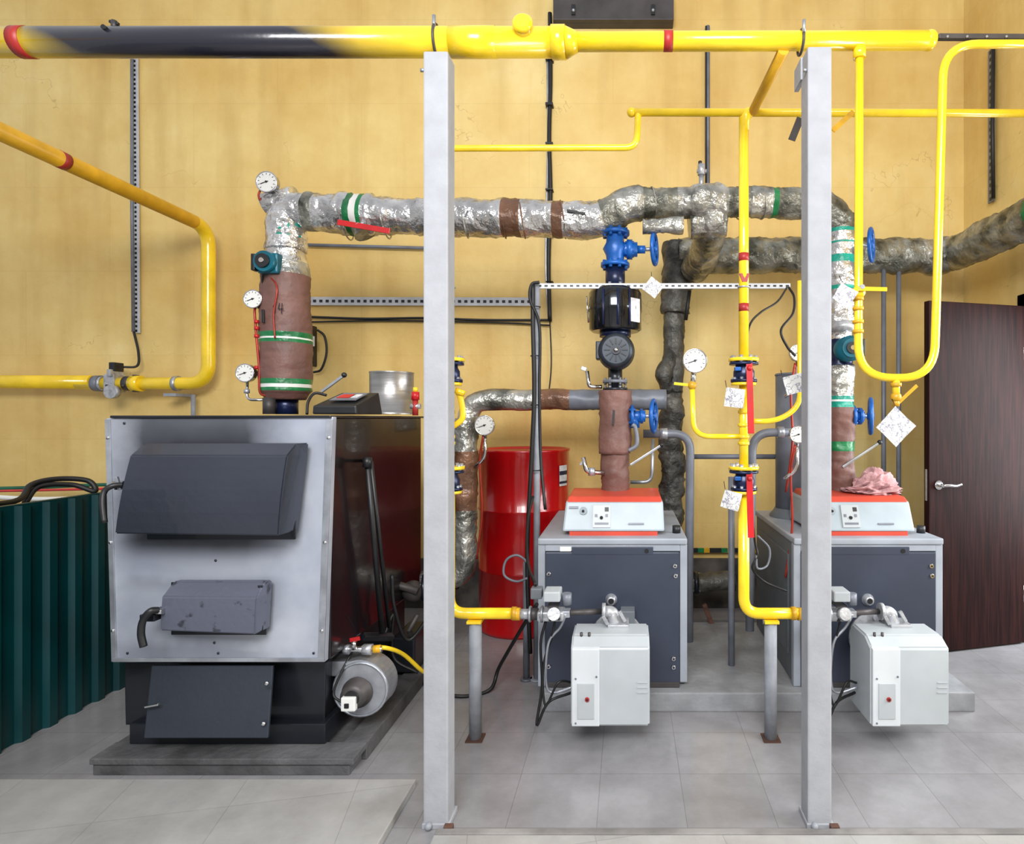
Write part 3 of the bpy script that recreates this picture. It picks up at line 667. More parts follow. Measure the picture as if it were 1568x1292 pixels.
b.box(P(176, 750, 2.22), P(200, 735, 2.29), DKST, .003); b.cyl(P(174, 742, 2.2), P(190, 742, 2.2), .012, CHROME)
b.tube(spline([P(188, 742, 2.19), P(172, 744, 2.17), P(160, 752, 2.16), P(157, 770, 2.15), P(160, 800, 2.14)]), .01, BLK, 10)
b.bar(P(178, 730, 2.19), P(184, 750, 2.19), .012, .01, STEEL)
b.hexa(ring([(262, 972), (408, 972), (408, 891), (262, 891)], 2.27)+ring([(262, 972), (408, 972), (408, 891), (262, 891)], 2.30), DKST, .003)
shell((248, 896), (394, 896), (390, 972), (243, 966), 2.20, 2.28, HATCH2, .003, 4)
b.cyl(P(399, 965, 2.24), P(399, 896, 2.24), .009, DKST)
b.cyl(P(228, 936, 2.19), P(250, 936, 2.19), .01, CHROME); b.box(P(236, 952, 2.18), P(246, 928, 2.28), DKST, .003)
b.tube(spline([P(242, 934, 2.17), P(230, 936, 2.15), P(219, 950, 2.15), P(216, 970, 2.15), P(220, 990, 2.15)]), .012, BLK, 10)
b.hexa([P(192, 1110, 2.4), P(497, 1110, 2.4), P(499, 1014, 2.4), P(190, 1014, 2.4)]+[Vector((-2.0, 3.3, .14)), Vector((-1.22, 3.3, .14)), Vector((-1.22, 3.3, .42)), Vector((-2.0, 3.3, .42))], DKST, .004)
b.box((PX(198, 2.36), 2.36, .07), (PX(498, 2.36), 3.3, PZ(1108, 2.36)), DKST, .004)
b.hexa([P(220, 1130, 2.27), P(410, 1130, 2.27), P(418, 1019, 2.33), P(232, 1019, 2.33)]+[P(220, 1130, 2.27)+Vector((0, .012, 0)), P(410, 1130, 2.27)+Vector((0, .012, 0)), P(418, 1019, 2.33)+Vector((0, .012, 0)), P(232, 1019, 2.33)+Vector((0, .012, 0))], LOWH, .003)
for u, v in ((408, 1046), (403, 1108)): b.sph(P(u, v, 2.27), .009, CHROME, (1, .7, 1), 10)
b.bar(P(222, 1082, 2.27), P(243, 1078, 2.27), .008, .008, CHROME)
b.tube([P(562, 700, 2.52), P(585, 968, 2.68)], .012, BLK, 10); b.tube([P(568, 706, 2.53), P(596, 960, 2.75)], .009, BLK, 10)
b.cyl(P(562, 715, 2.52), P(563, 700, 2.52), .018, BLK); b.cyl(P(562, 705, 2.52), P(566, 705, 2.62)-Vector((.03, 0, 0)), .008, DKST)
b.bar(P(556, 975, 2.6), P(600, 975, 2.75), .03, .03, DKST)
b.done()
b = B('boiler_base_plinth')
b.box((PX(142, 2.27), 2.27, 0), (PX(535, 2.27), 3.4, .05), CONC, .004); b.box((PX(140, 2.27), 2.26, .045), (PX(543, 2.27), 2.38, .068), CONC, .003)
b.box((PX(505, 2.27), 2.375, .0), (PX(543, 2.27), 3.4, .067), CONC, .003); b.box((PX(142, 2.27), 2.375, .045), (PX(190, 2.27), 3.4, .067), CONC, .003)
b.done()

b = B('blower_fan'); c = P(560, 1047, 2.50)
sn = []
for k in range(40):
    t = k/39*2*math.pi; rr = .10+.022*(k/39); sn.append((math.cos(t+2.2)*rr, math.sin(t+2.2)*rr))
bm = bmesh.new(); A = [bm.verts.new((c.x+x, c.y-.05, c.z+z)) for x, z in sn]; C = [bm.verts.new((c.x+x, c.y+.05, c.z+z)) for x, z in sn]
bm.faces.new(A); bm.faces.new(C[::-1])
for i in range(40): bm.faces.new([A[i], C[i], C[(i+1) % 40], A[(i+1) % 40]])
bmesh.ops.recalc_face_normals(bm, faces=bm.faces)
b.bm(bm, STEEL)
b.torus(c+Vector((0, -.05, 0)), (0, 1, 0), .108, .006, STEEL); b.torus(c+Vector((0, .05, 0)), (0, 1, 0), .108, .006, STEEL)
b.box(c+Vector((-.13, -.045, .05)), c+Vector((.0, .05, .112)), STEEL, .006)
b.lathe(c+Vector((-.01, -.05, -.01)), (0, -1, 0), [(0, .062), (.012, .062), (.016, .05), (.05, .05), (.056, .03), (.056, .001)], DARKM)
b.box(c+Vector((-.045, -.125, -.055)), c+Vector((.012, -.1, 0)), WFACE, .005); b.box(c+Vector((-.03, -.13, -.04)), c+Vector((-.012, -.12, -.022)), BLK, .002)
b.cyl(c+Vector((-.01, -.1, -.01)), c+Vector((-.01, -.112, -.01)), .03, BLK)
b.tube(spline([c+Vector((-.05, -.1, -.03)), c+Vector((-.09, -.09, .0)), c+Vector((-.07, -.06, .08)), c+Vector((-.04, 0, .16))]), .005, RUB, 8)
b.done()
b = B('water_fill_valve')
b.tube([P(514, 994, 2.45), P(585, 994, 2.47)], .014, CHROME, 12); b.cyl(P(527, 994, 2.45), P(536, 994, 2.45), .02, STEEL, seg=6); b.cyl(P(556, 994, 2.46), P(570, 994, 2.46), .022, ALU, seg=6)
b.cyl(P(542, 994, 2.45), P(542, 981, 2.45), .01, CHROME); b.bar(P(536, 980, 2.45), P(551, 977, 2.45), .016, .008, RED)
b.tube(spline([P(570, 992, 2.47), P(592, 992, 2.5), P(618, 1002, 2.6), P(648, 1028, 2.7), P(668, 1034, 2.8)]), .009, YEL, 10)
b.cyl(P(572, 994, 2.465), P(583, 993, 2.47), .016, YELD)
b.tube(spline([P(588, 975, 2.75), P(602, 940, 2.8), P(600, 975, 2.8), P(605, 1010, 2.8), P(640, 1030, 2.8)]), .007, RUB, 8)
b.tube(spline([P(600, 880, 2.8), P(604, 930, 2.8), P(625, 980, 2.85), P(660, 940, 2.9)]), .009, RUB, 8)
b.done()
b = B('circulation_valve_assembly')
b.cyl(P(610, 905, 3.1), P(700, 893, 3.3), .035, BLK); b.sph(P(632, 905, 3.1), .055, DARKM); b.flange(P(650, 900, 3.15), (1, .2, 0), .07, .02, DKST, 6)
b.tube([P(590, 915, 3.0), P(598, 950, 3.0)], .012, BLK, 10); b.box(P(598, 925, 2.95), P(615, 905, 3.1), BLK, .01); b.cyl(P(590, 890, 3.05), P(640, 905, 3.05), .02, DARKM)
b.tube(fillet([P(598, 985, 3.1), P(615, 985, 3.1), P(640, 940, 3.1)], .05), .012, DARKM, 10)
b.box(P(600, 1030, 3.0), P(660, 950, 3.25), DKST, .01)
b.done()

b = B('boiler_controller')
y0 = 2.45
b.hexa([P(478, 634, y0), P(546, 634, y0), P(545, 621, y0), P(479, 621, y0)]+[P(490, 634, y0)+Vector((.0, .2, 0)), P(548, 634, y0)+Vector((.02, .2, 0)), P(545, 598, y0)+Vector((.02, .18, 0)), P(492, 598, y0)+Vector((0, .18, 0))], BLK, .006)
def cp(s_, t_):
    a = P(479, 621, y0); d_ = P(545, 621, y0); e_ = P(492, 598, y0)+Vector((0, .18, 0)); f_ = P(545, 598, y0)+Vector((.02, .18, 0))
    return (a*(1-s_)+d_*s_)*(1-t_)+(e_*(1-s_)+f_*s_)*t_+Vector((0, -.004, .006))
def cpl(s0, s1, t0, t1, mat, h=.003):
    a = [cp(s0, t0), cp(s1, t0), cp(s1, t1), cp(s0, t1)]; o = Vector((0, -h, h)); b.hexa([p+o for p in a]+a, mat)
cpl(.22, .85, .25, .8, GPIPE); cpl(.3, .6, .4, .65, RED, .005); cpl(.65, .8, .4, .65, LABEL, .005)
b.bar(P(492, 600, 2.7), P(526, 575, 2.7), .012, .012, STEEL); b.sph(P(527, 574, 2.7), .012, BLK)
b.tube(spline([P(470, 634, 2.6), P(472, 615, 2.62), P(482, 602, 2.65), P(500, 605, 2.66)]), .006, RUB, 8)
b.done()
b = B('boiler_flue_stub'); yy = 2.95; cx = PX(600, yy)
rr = S(32, yy); z0 = PZ(634, yy); hh = S(64, yy)
b.lathe((cx, yy, z0), (0, 0, 1), [(0, rr*1.18), (.012, rr*1.18), (.014, rr), (hh-.008, rr), (hh-.004, rr*1.02), (hh, rr*1.02), (hh, rr*.95), (hh-.06, rr*.95)], STAIN, 48)
b.done()
b = B('safety_valve'); yy = 2.75
b.cyl(P(636, 636, yy), P(636, 612, yy), .013, BAND); b.cyl(P(636, 612, yy), P(636, 600, yy), .018, RED); b.cyl(P(636, 600, yy), P(636, 593, yy), .01, YEL)
b.cyl(P(629, 622, yy), P(644, 622, yy), .012, ALU); b.done()

# ---------------------------------------------------------------- supply header, risers (y = 3.2)
yh = 3.2
def um(p): return U0+p.x*F/p.y
def vm_(p): return V0-(p.z-EYE)*F/p.y
b = B('supply_header_pipe')
def hm(p):
    u, v = um(p), vm_(p)
    if u < 470: return FOIL
    for lo, hi, m in ((470, 488, GRNW), (488, 538, FOIL), (538, 548, GRN), (548, 556, WFACE), (556, 564, GRN), (564, 650, FOIL), (650, 770, FOIL), (770, 800, BRNT), (800, 846, FOIL), (846, 862, BRNT), (862, 922, FOIL), (922, 945, GRNW), (945, 985, FOILD), (985, 1035, GRNW), (1035, 1112, FOILD), (1112, 1150, GRNW), (1150, 1180, FOILD), (1180, 1188, GRN), (1188, 1300, GRNW)):
        if lo <= u < hi: return m
    return GRNW
def hr(p, d):
    u = um(p); base = 28 if u < 930 else 23
    if 520 < u < 575: base = 31
    if 600 < u < 642: base = 26
    if 930 <= u < 980: base = 26
    if 1060 < u < 1110: base = 27
    return S(base, yh)
pth = resample(fillet([P(438, 385, yh), P(438, 322, yh), P(560, 330, yh), P(922, 337, yh), P(962, 312, yh), P(1110, 309, yh), P(1262, 312, yh), P(1289, 345, yh)], .09, 8), .014)
b.tube(pth, hr, hm, 30, amp=.011, seed=3, freq=11)
b.tube(resample([P(410, 318, yh), P(428, 312, yh), P(455, 305, yh)], .015), S(20, yh), FOIL, 20, amp=.012, seed=4)
for u, w in ((530, 31), (590, 29), (712, 28), (770, 28.5), (800, 28.5), (862, 28.5), (1000, 24), (1130, 24), (1165, 24)):
    b.torus((PX(u, yh), yh, PZ(336 if u < 930 else 311, yh)), (1, .1, .15), S(w-.5, yh), .004, BRNT if u in (770, 800, 862) else FOILD)
b.tube(resample([P(540, 322, yh-.02), P(560, 360, yh-.03)], .02), S(16, yh), GRNW, 16, amp=.01)
b.bar(P(517, 340, yh-.13), P(597, 354, yh-.13), .028, .008, RED); b.cyl(P(560, 345, yh), P(548, 346, yh-.13), .014, STEEL)
b.bar(P(868, 322, yh-.105), P(896, 327, yh-.105), .012, .004, BLK); b.bar(P(712, 332, yh-.105), P(716, 322, yh-.105), .008, .003, GPIPE)
b.tube(resample([P(984, 345, yh-.06), P(1046, 345, yh-.06)], .015), S(12, yh), FOILD, 18, amp=.014, seed=7)
b.tube(resample(fillet([P(1085, 312, yh), P(1090, 345, 3.25), P(1078, 395, 3.6), P(1065, 410, 3.85)], .1), .02), S(25, yh), lambda p: FOILD if noise.noise(p*6) > -.1 else GRNW, 22, amp=.014, seed=8)
b.tube(resample([P(1055, 345, yh+.05), P(1110, 340, yh+.05)], .02), S(22, yh), FOILD, 22, amp=.012, seed=9)
b.done()
b = B('air_vent_valve')
b.cyl(P(1074, 290, yh), P(1074, 268, yh), .014, STEEL); b.cyl(P(1074, 268, yh), P(1074, 252, yh), .02, ALU); b.cyl(P(1072, 252, yh), P(1072, 247, yh), .01, BLK); b.cyl(P(1067, 262, yh), P(1082, 262, yh), .01, STEEL)
b.cyl(P(1014, 296, yh), P(1014, 289, yh), .02, CHROME); b.done()

b = B('boiler_flow_riser'); X = PX(438, yh)
def lm(p):
    v = vm_(p)
    for lo, hi, m in ((0, 345, FOIL), (345, 358, TEAL), (358, 364, FOILD), (364, 366, TEAL), (366, 402, FOIL), (402, 424, FOILD), (424, 512, BRN), (512, 518, GRN), (518, 521, WFACE), (521, 526, GRN), (526, 580, BRN), (580, 590, GRN), (590, 594, WFACE), (594, 600, GRN), (600, 640, BRN)):
        if lo <= v < hi: return m
    return BRN
def lr(p, d):
    v = vm_(p)
    if v < 395: return S(27.5, yh)
    if v < 425: return S(27.5+(v-395)*.24, yh)
    if v < 600: return S(34.5+(v-425)*.012, yh)
    return S(34-(v-600)*.5, yh)
b.tube(resample([Vector((X, yh, PZ(330, yh))), Vector((X, yh, PZ(612, yh)))], .009), lr, lm, 30, amp=.008, seed=5)
b.cyl((X, yh, PZ(634, yh)), (X, yh, PZ(608, yh)), S(17, yh), NAVY); b.cyl((X-.03, yh-.1, PZ(634, yh)), (X-.03, yh-.1, PZ(610, yh)), .03, DARKM)
b.bar((X-.05, yh-.12, PZ(480, yh)), (X-.045, yh-.125, PZ(500, yh)), .012, .01, BLK)
for p_, q_ in (((418, 470), (421, 464)), ((421, 464), (421, 479)), ((428, 464), (426, 473)), ((426, 473), (434, 473)), ((432, 464), (431, 480))):
    b.bar(P(p_[0], p_[1], yh-.127), P(q_[0], q_[1], yh-.127), .004, .002, BLK)
b.tube(spline([P(421, 518, yh-.13), P(419, 480, yh-.13), P(424, 440, yh-.13), P(410, 420, yh-.1)]), .004, COPPER, 6)
b.done()
b = B('pipe_thermostat'); c = P(412, 403, yh-.12)
b.cyl(c, c+Vector((0, -.05, 0)), S(15, yh), TEALP); b.cyl(c+Vector((0, -.05, 0)), c+Vector((0, -.065, 0)), S(10, yh), BLK); b.box(c+Vector((-.07, -.04, -.045)), c+Vector((-.05, 0, .04)), BLK, .004); b.box(c+Vector((-.05, -.02, -.055)), c+Vector((.055, .03, .05)), TEALP, .01)
b.cyl(c+Vector((.0, -.065, 0)), c+Vector((.0, -.07, 0)), .012, CHROME)
b.tube(spline([c+Vector((-.03, 0, -.05)), P(402, 430, yh-.1), P(406, 445, yh-.08)]), .006, RUB, 8); b.done()
for (u, v, r_) in ((409, 279, 16), (388, 458, 14), (376, 571, 14)):
    b = B('pressure_gauge'); c = P(u, v, yh-.1); b.gauge(c, S(r_, yh-.1))
    if v < 300:
        b.tube(spline([c+Vector((0, .015, -.05)), P(404, 300, yh-.08), P(403, 312, yh-.06), P(412, 316, yh-.02)]), .006, CHROME, 8); b.tube(spline([P(399, 290, yh-.08), P(396, 300, yh-.08), P(402, 312, yh-.06)]), .005, COPPER, 8)
    elif v < 500:
        b.tube(spline([c+Vector((.0, .015, -.04)), P(390, 480, yh-.1), P(393, 520, yh-.1), P(397, 565, yh-.1), P(398, 600, yh-.1), P(410, 606, yh-.08)]), .006, COPPER, 8)
        b.tube(spline([c+Vector((0.03, .015, 0)), P(402, 462, yh-.08), P(412, 470, yh-.06)]), .005, CHROME, 8)
        for vv in (490, 500, 512, 560): b.cyl(P(393, vv, yh-.1), P(393, vv+5, yh-.1), .012, RED, seg=8)
    else:
        b.tube(fillet([c+Vector((0, .015, -.04)), P(378, 612, yh-.1), P(405, 612, yh-.1)], .03), .007, CHROME, 8); b.cyl(P(378, 596, yh-.1), P(378, 602, yh-.1), .014, STEEL, seg=8)
    b.done()

def blue_gate(b, x, y, v_wheel, v0, v1, wheel_du=60):
    zt_, zb_ = PZ(v0, y), PZ(v1, y); zc_ = PZ(v_wheel, y)
    b.flange((x, y, zt_), (0, 0, 1), S(22, y), .02, BLUE, 8, BLUE); b.flange((x, y, zb_), (0, 0, 1), S(22, y), .02, BLUE, 8, BLUE)
    b.lathe((x, y, zb_), (0, 0, 1), [(0, S(13, y)), ((zt_-zb_)*.3, S(14, y)), ((zt_-zb_)*.5, S(19, y)), ((zt_-zb_)*.7, S(14, y)), (zt_-zb_, S(13, y))], BLUE)
    b.cyl((x, y, zc_), (x+S(34, y), y, zc_), S(11, y), BLUE); b.flange((x+S(22, y), y, zc_), (1, 0, 0), S(15, y), .03, BLUE, 4, BLUE)
    b.cyl((x+S(34, y), y, zc_), (x+S(46, y), y, zc_), S(6, y), BLUE)
    b.wheel((x+S(wheel_du, y), y-.01, zc_), (1, -.22, 0), S(23, y), BLUE, (x+S(40, y), y, zc_))
b = B('circulation_pump_riser'); X = PX(942, yh)
b.tube(resample([Vector((X+.0, yh, .787)), Vector((X, yh, PZ(690, yh)))], .015), S(21, yh), BRN, 26, amp=.010, seed=12)
b.tube(resample([Vector((X, yh, PZ(694, yh))), Vector((X, yh, PZ(598, yh)))], .015), S(25, yh), BRN, 26, amp=.010, seed=13)
b.bar((X-.01, yh-.1, PZ(650, yh)), (X-.005, yh-.1, PZ(628, yh)), .01, .006, BLK)
b.flange((X, yh, PZ(596, yh)), (0, 0, 1), S(19, yh), .016, DKST, 6); b.flange((X, yh, PZ(584, yh)), (0, 0, 1), S(19, yh), .016, GPIPE, 6)
b.cyl((X, yh, PZ(598, yh)), (X, yh, PZ(560, yh)), S(11, yh), DKST)
b.lathe((X+.006, yh+.03, PZ(540, yh)), (0, -1, 0), [(0, S(24, yh)), (.05, S(28, yh)), (.10, S(28, yh)), (.12, S(26, yh)), (.16, S(25, yh)), (.165, S(20, yh))], MOTOR, 32)
for k in range(12):
    t = math.pi*2*k/12; o_ = Vector((X+.006, yh-.137, PZ(540, yh))); d_ = Vector((math.cos(t), 0, math.sin(t))); b.bar(o_+d_*.03, o_+d_*.06, .006, .004, BLK)
b.cyl((X+.006, yh-.13, PZ(540, yh)), (X+.006, yh-.145, PZ(540, yh)), .024, DKST); b.sph((X+.006, yh-.145, PZ(540, yh)), .012, CHROME)
b.box((X-.1, yh-.08, PZ(552, yh)), (X-.07, yh, PZ(525, yh)), MOTOR, .006)
b.cyl((X, yh, PZ(516, yh)), (X, yh, PZ(506, yh)), S(24, yh), NAVY)
b.lathe((X, yh, PZ(508, yh)), (0, 0, 1), [(0, S(36, yh)), (.01, S(40, yh)), (.10, S(40, yh)), (.105, S(41, yh)), (.12, S(41, yh)), (.20, S(40, yh)), (.222, S(37, yh)), (.226, S(16, yh))], PBLK, 36)
for t in (-1.45, -1.0, -2.0): b.cyl((X+math.cos(t)*.142, yh+math.sin(t)*.142, PZ(503, yh)), (X+math.cos(t)*.142, yh+math.sin(t)*.142, PZ(450, yh)), .006, NAVY)
b.cyl((X-.142, yh-.02, PZ(495, yh)), (X-.15, yh-.03, PZ(455, yh)), .004, CHROME)
b.hexa([(X+.08, yh-.122, PZ(497, yh)), (X+.13, yh-.07, PZ(497, yh)), (X+.13, yh-.07, PZ(462, yh)), (X+.08, yh-.122, PZ(462, yh)), (X+.08, yh-.1, PZ(497, yh)), (X+.11, yh-.07, PZ(497, yh)), (X+.11, yh-.07, PZ(462, yh)), (X+.08, yh-.1, PZ(462, yh))], LABEL)
b.cyl((X, yh, PZ(445, yh)), (X, yh, PZ(408, yh)), S(15, yh), NAVY); b.flange((X, yh, PZ(440, yh)), (0, 0, 1), S(20, yh), .016, DARKM, 6)
b.done()
b = B('gate_valve'); blue_gate(b, X, yh, 382, 357, 406, 60); b.done()
b = B('gate_valve'); x_ = PX(968, yh)
b.cyl((x_-.02, yh, PZ(637, yh)), (x_+.07, yh, PZ(637, yh)), .03, BLUE); b.flange((x_, yh, PZ(637, yh)), (1, 0, 0), .06, .016, BLUE, 4, BLUE); b.flange((x_+.05, yh, PZ(637, yh)), (1, 0, 0), .04, .016, BLUE, 4, BLUE)
b.cyl((x_+.01, yh, PZ(637, yh)), (x_+.01, yh, PZ(655, yh)), .03, BLUE)
b.wheel((x_+S(33, yh), yh, PZ(637, yh)), (1, -.22, 0), S(24, yh), BLUE, (x_+.05, yh, PZ(637, yh))); b.done()
b = B('drain_cock')
b.tube(fillet([P(925, 724, yh-.06), P(898, 722, yh-.08), P(893, 700, yh-.08)], .02), .012, CHROME, 10); b.cyl(P(906, 728, yh-.08), P(906, 716, yh-.08), .018, STEEL, seg=8); b.bar(P(893, 706, yh-.08), P(888, 712, yh-.08), .012, .01, STEEL)
b.tube(fillet([P(922, 592, yh), P(902, 592, yh), P(899, 568, yh)], .02), .011, CHROME, 10); b.bar(P(898, 566, yh), P(890, 563, yh), .02, .01, STEEL)
b.bar(P(965, 712, yh-.08), P(1012, 682, yh-.08), .012, .012, STEEL); b.sph(P(1013, 681, yh-.08), .012, BLK)
b.tube(spline([P(962, 690, yh-.05), P(975, 680, yh-.05), P(973, 655, yh-.05), P(968, 650, yh-.05)]), .012, GPIPE, 10)
b.done()

b = B('circulation_pump_riser'); X = PX(942, yh)+1.2
def rm(p):
    v = vm_(p)
    for lo, hi, m in ((0, 352, GRNW), (352, 358, TEAL), (358, 372, FOIL), (372, 376, TEAL), (376, 392, FOIL), (392, 404, TEAL), (404, 440, FOIL), (440, 444, TEAL), (444, 520, FOIL), (520, 560, NAVY), (560, 606, FOILD), (606, 613, TEAL), (613, 616, WFACE), (616, 624, TEAL), (624, 676, BRN), (676, 690, GRN), (690, 900, BRN)):
        if lo <= v < hi: return m
    return BRN
def rr_(p, d):
    v = vm_(p)
    return S(22 if v < 500 else (17 if v < 560 else 20), yh)
b.tube(resample([Vector((X, yh, PZ(330, yh))), Vector((X, yh, .787))], .010), rr_, rm, 26, amp=.012, seed=21)
c = Vector((X+.01, yh-.05, PZ(537, yh))); b.lathe(c, (0, -1, 0), [(0, S(19, yh)), (.07, S(19, yh)), (.075, S(15, yh)), (.09, S(14, yh))], TEALP); b.cyl(c+Vector((0, -.09, 0)), c+Vector((0, -.1, 0)), .03, BLK); b.cyl(c+Vector((0, -.1, 0)), c+Vector((0, -.103, 0)), .012, CHROME)
b.box(c+Vector((.05, -.06, -.04)), c+Vector((.08, .02, .05)), BLK, .005)
b.cyl((X, yh-.04, PZ(510, yh)), (X, yh-.04, PZ(495, yh)), .07, ALU)
b.bar(P(1290, 715, yh-.08), P(1346, 678, yh-.08), .012, .012, STEEL); b.sph(P(1347, 677, yh-.08), .013, BLK)
b.done()
b = B('gate_valve'); b.cyl((X, yh, PZ(375, yh)), (X+.1, yh, PZ(375, yh)), .03, TEALP); b.wheel((X+S(47, yh), yh, PZ(375, yh)), (1, -.55, 0), S(24, yh), BLUE, (X+.05, yh, PZ(375, yh))); b.done()
b = B('gate_valve'); zc_ = PZ(637, yh)
b.cyl((X, yh, zc_), (X+.12, yh, zc_), .03, BLUE); b.flange((X+.06, yh, zc_), (1, 0, 0), .06, .016, BLUE, 4, BLUE); b.flange((X+.1, yh, zc_), (1, 0, 0), .045, .016, BLUE, 4, BLUE); b.wheel((X+S(46, yh), yh, zc_), (1, -.35, 0), S(26, yh), BLUE, (X+.1, yh, zc_)); b.done()

b = B('boiler_flue_pipe'); yy = 3.45; x_ = PX(1216, yy)
b.tube([(x_, yy, .80), (x_, yy, PZ(572, yy))], S(28, yy), GPIPE, 30); b.lathe((x_, yy, .787), (0, 0, 1), [(0, S(37, yy)), (.012, S(37, yy)), (.03, S(32, yy)), (.05, S(29, yy))], BSIDE, 30)
b.torus((x_, yy, PZ(574, yy)), (0, 0, 1), S(28, yy), .005, GPIPE)
b.done()

# ---------------------------------------------------------------- return pipes (y ~ 3.95)
b = B('return_header_pipe'); yr = 3.93
zr = PZ(391, yr)
def retm(p):
    k = noise.noise(Vector((p.x*3.1, p.y*3.1, 0)))
    if p.y < 3.7:
        return GRN if 3.05 < p.y < 3.1 or 2.6 < p.y < 2.64 else GRNW
    return FOILD if k > .1 else (BRNT if k < -.42 else GRNW)
b.tube(resample(fillet([P(1038, 391, yr), P(1440, 392, yr), Vector((2.13, yr-.02, zr)), Vector((2.14, 3.3, zr)), Vector((2.14, 1.2, zr))], .14, 6), .022), .108, retm, 30, amp=.02, seed=31, freq=8)
b.done()
b = B('return_drop_pipe')
b.tube(resample([P(1037, 372, yr), P(1034, 480, yr)], .02), S(21, yr), WRD, 24, amp=.02, seed=33); b.tube(resample([P(1033, 478, yr), P(1030, 600, yr)], .02), S(16, yr), WRD, 22, amp=.014, seed=34)
b.tube(resample([P(1028, 590, yr), P(1028, 790, yr), P(1026, 860, yr)], .02), S(17, yr), WRD, 22, amp=.03, seed=35)
b.tube(resample(spline([P(1028, 540, yr-.02), P(1018, 570, yr-.08), P(1022, 600, yr-.05)], 6), .02), S(11, yr), WRD, 14, amp=.02, seed=36)
b.bar(P(1050, 440, yr-.12), P(1061, 442, yr-.12), .01, .01, BLK); b.tube([P(1056, 445, yr-.1), P(1050, 490, yr-.1)], .012, RUB, 8)
b.done()
b = B('return_branch_pipe'); y2 = 3.62
b.tube(resample(fillet([P(1020, 612, y2), P(722, 612, y2), P(714, 660, y2)], .1), .02), S(16, y2), lambda p: FOILD if um(p) < 815 else (BRNT if um(p) < 872 else GPIPE), 22, amp=.008, seed=41)
b.tube(resample(fillet([P(712, 640, 3.2), P(714, 700, 3.2), P(712, 780, 3.2), P(714, 880, 3.2), P(650, 893, 3.2)], .1), .02), S(18, 3.2), lambda p: FOILD if vm_(p) > 780 else (BRNT if vm_(p) > 690 else FOILD), 22, amp=.012, seed=42)
b.done()
b = B('return_low_pipe')
b.tube(resample([P(1015, 893, 3.85), P(1125, 890, 3.85)], .02), S(15, 3.85), WRD, 18, amp=.015, seed=44); b.flange(P(1065, 893, 3.85), (1, 0, 0), .075, .03, DKST, 6); b.done()
b = B('floor_steel_frame')
b.box(P(1050, 1005, 3.4), P(1232, 988, 3.46), RUST, .004); b.box((PX(1050, 3.6), 3.75, 0.02), (PX(1232, 3.6), 3.81, .07), GPIPE, .004)
b.bar(P(1078, 925, 3.7), P(1098, 975, 3.7), .03, .03, RUST)
b.done()

b = B('cold_water_pipe'); yy = 3.4
b.tube(fillet([P(985, 664, yy), P(1057, 664, yy), P(1055, 900, yy), P(1055, 1005, yy)], .1, 8), S(6.5, yy), GPIPE, 14); b.cyl(P(1010, 664, yy), P(1022, 664, yy), S(9, yy), STEEL, seg=8)
b.tube([P(1062, 699, yy+.1), P(1200, 699, yy+.1)], S(4, yy), GPIPE, 10)
b.tube(fillet([P(1000, 672, 3.5), P(998, 738, 3.5), P(965, 738, 3.5)], .05), S(3, yy), STEEL, 10)
b.tube(fillet([P(1226, 662, 3.0), P(1152, 662, 3.0), P(1150, 800, 3.0), P(1148, 965, 3.0)], .1, 8), S(6.5, 3.0), GPIPE, 14); b.cyl(P(1190, 662, 3.0), P(1200, 662, 3.0), S(9, 3), STEEL, seg=8)
b.done()
for u, v0_, v1_, y_ in ((1120, 730, 1044, 3.07), (1353, 400, 760, 3.9), (1376, 400, 760, 3.9), (806, 860, 1040, 3.1)):
    b = B('conduit_pipe'); b.tube([P(u, v0_, y_), Vector((PX(u, y_), y_, 0))], S(5 if u < 1300 else 3.5, y_), GPIPE, 12); b.cyl((PX(u, y_), y_, 0), (PX(u, y_), y_, .01), .03, GPIPE); b.done()

for u, v, r_, y_ in ((742, 651, 15, 3.1), (1222, 540, 13, 3.0), (1222, 665, 13, 2.9)):
    b = B('pressure_gauge'); c = P(u, v, y_); b.gauge(c, S(r_, y_)); b.tube(fillet([c+Vector((0, .015, -.04)), c+Vector((0, .015, -.17)), c+Vector((-.06, .03, -.22))], .04), .009, CHROME, 10)
    b.tube(spline([c+Vector((-.01, .015, -.05)), c+Vector((-.03, .02, -.2)), c+Vector((-.02, .03, -.45)), c+Vector((-.05, .04, -.7))]), .006, COPPER, 8); b.done()

b = B('expansion_tank'); y_ = 3.95; X = -.674; R = .292
zt_ = 1.15
b.lathe((X, y_, .0), (0, 0, 1), [(0, R*.97), (.0, R), (.02, R*1.01), (.03, R), (.38, R), (.385, R*1.012), (.395, R*1.012), (.40, R), (.76, R), (.765, R*1.012), (.775, R*1.012), (.78, R), (zt_-.02, R), (zt_-.012, R*1.02), (zt_, R*1.02), (zt_+.002, R*.98), (zt_-.01, R*.95)], REDT, 48)
def tp(a, z, o=.003): return Vector((X+(R+o)*math.sin(a), y_-(R+o)*math.cos(a), z))
for i in range(6):
    a0, a1 = .98+i*.05, 1.03+i*.05
    for z0_, z1_, m_ in ((.92, 1.05, LABEL), (.99, 1.015, NAVY), (.935, .95, NAVY)):
        o = .008 if m_ is LABEL else .010
        b.add([tp(a0, z0_, o), tp(a1, z0_, o), tp(a1, z1_, o), tp(a0, z1_, o)], [(0, 1, 2, 3)], m_, True)
b.done()

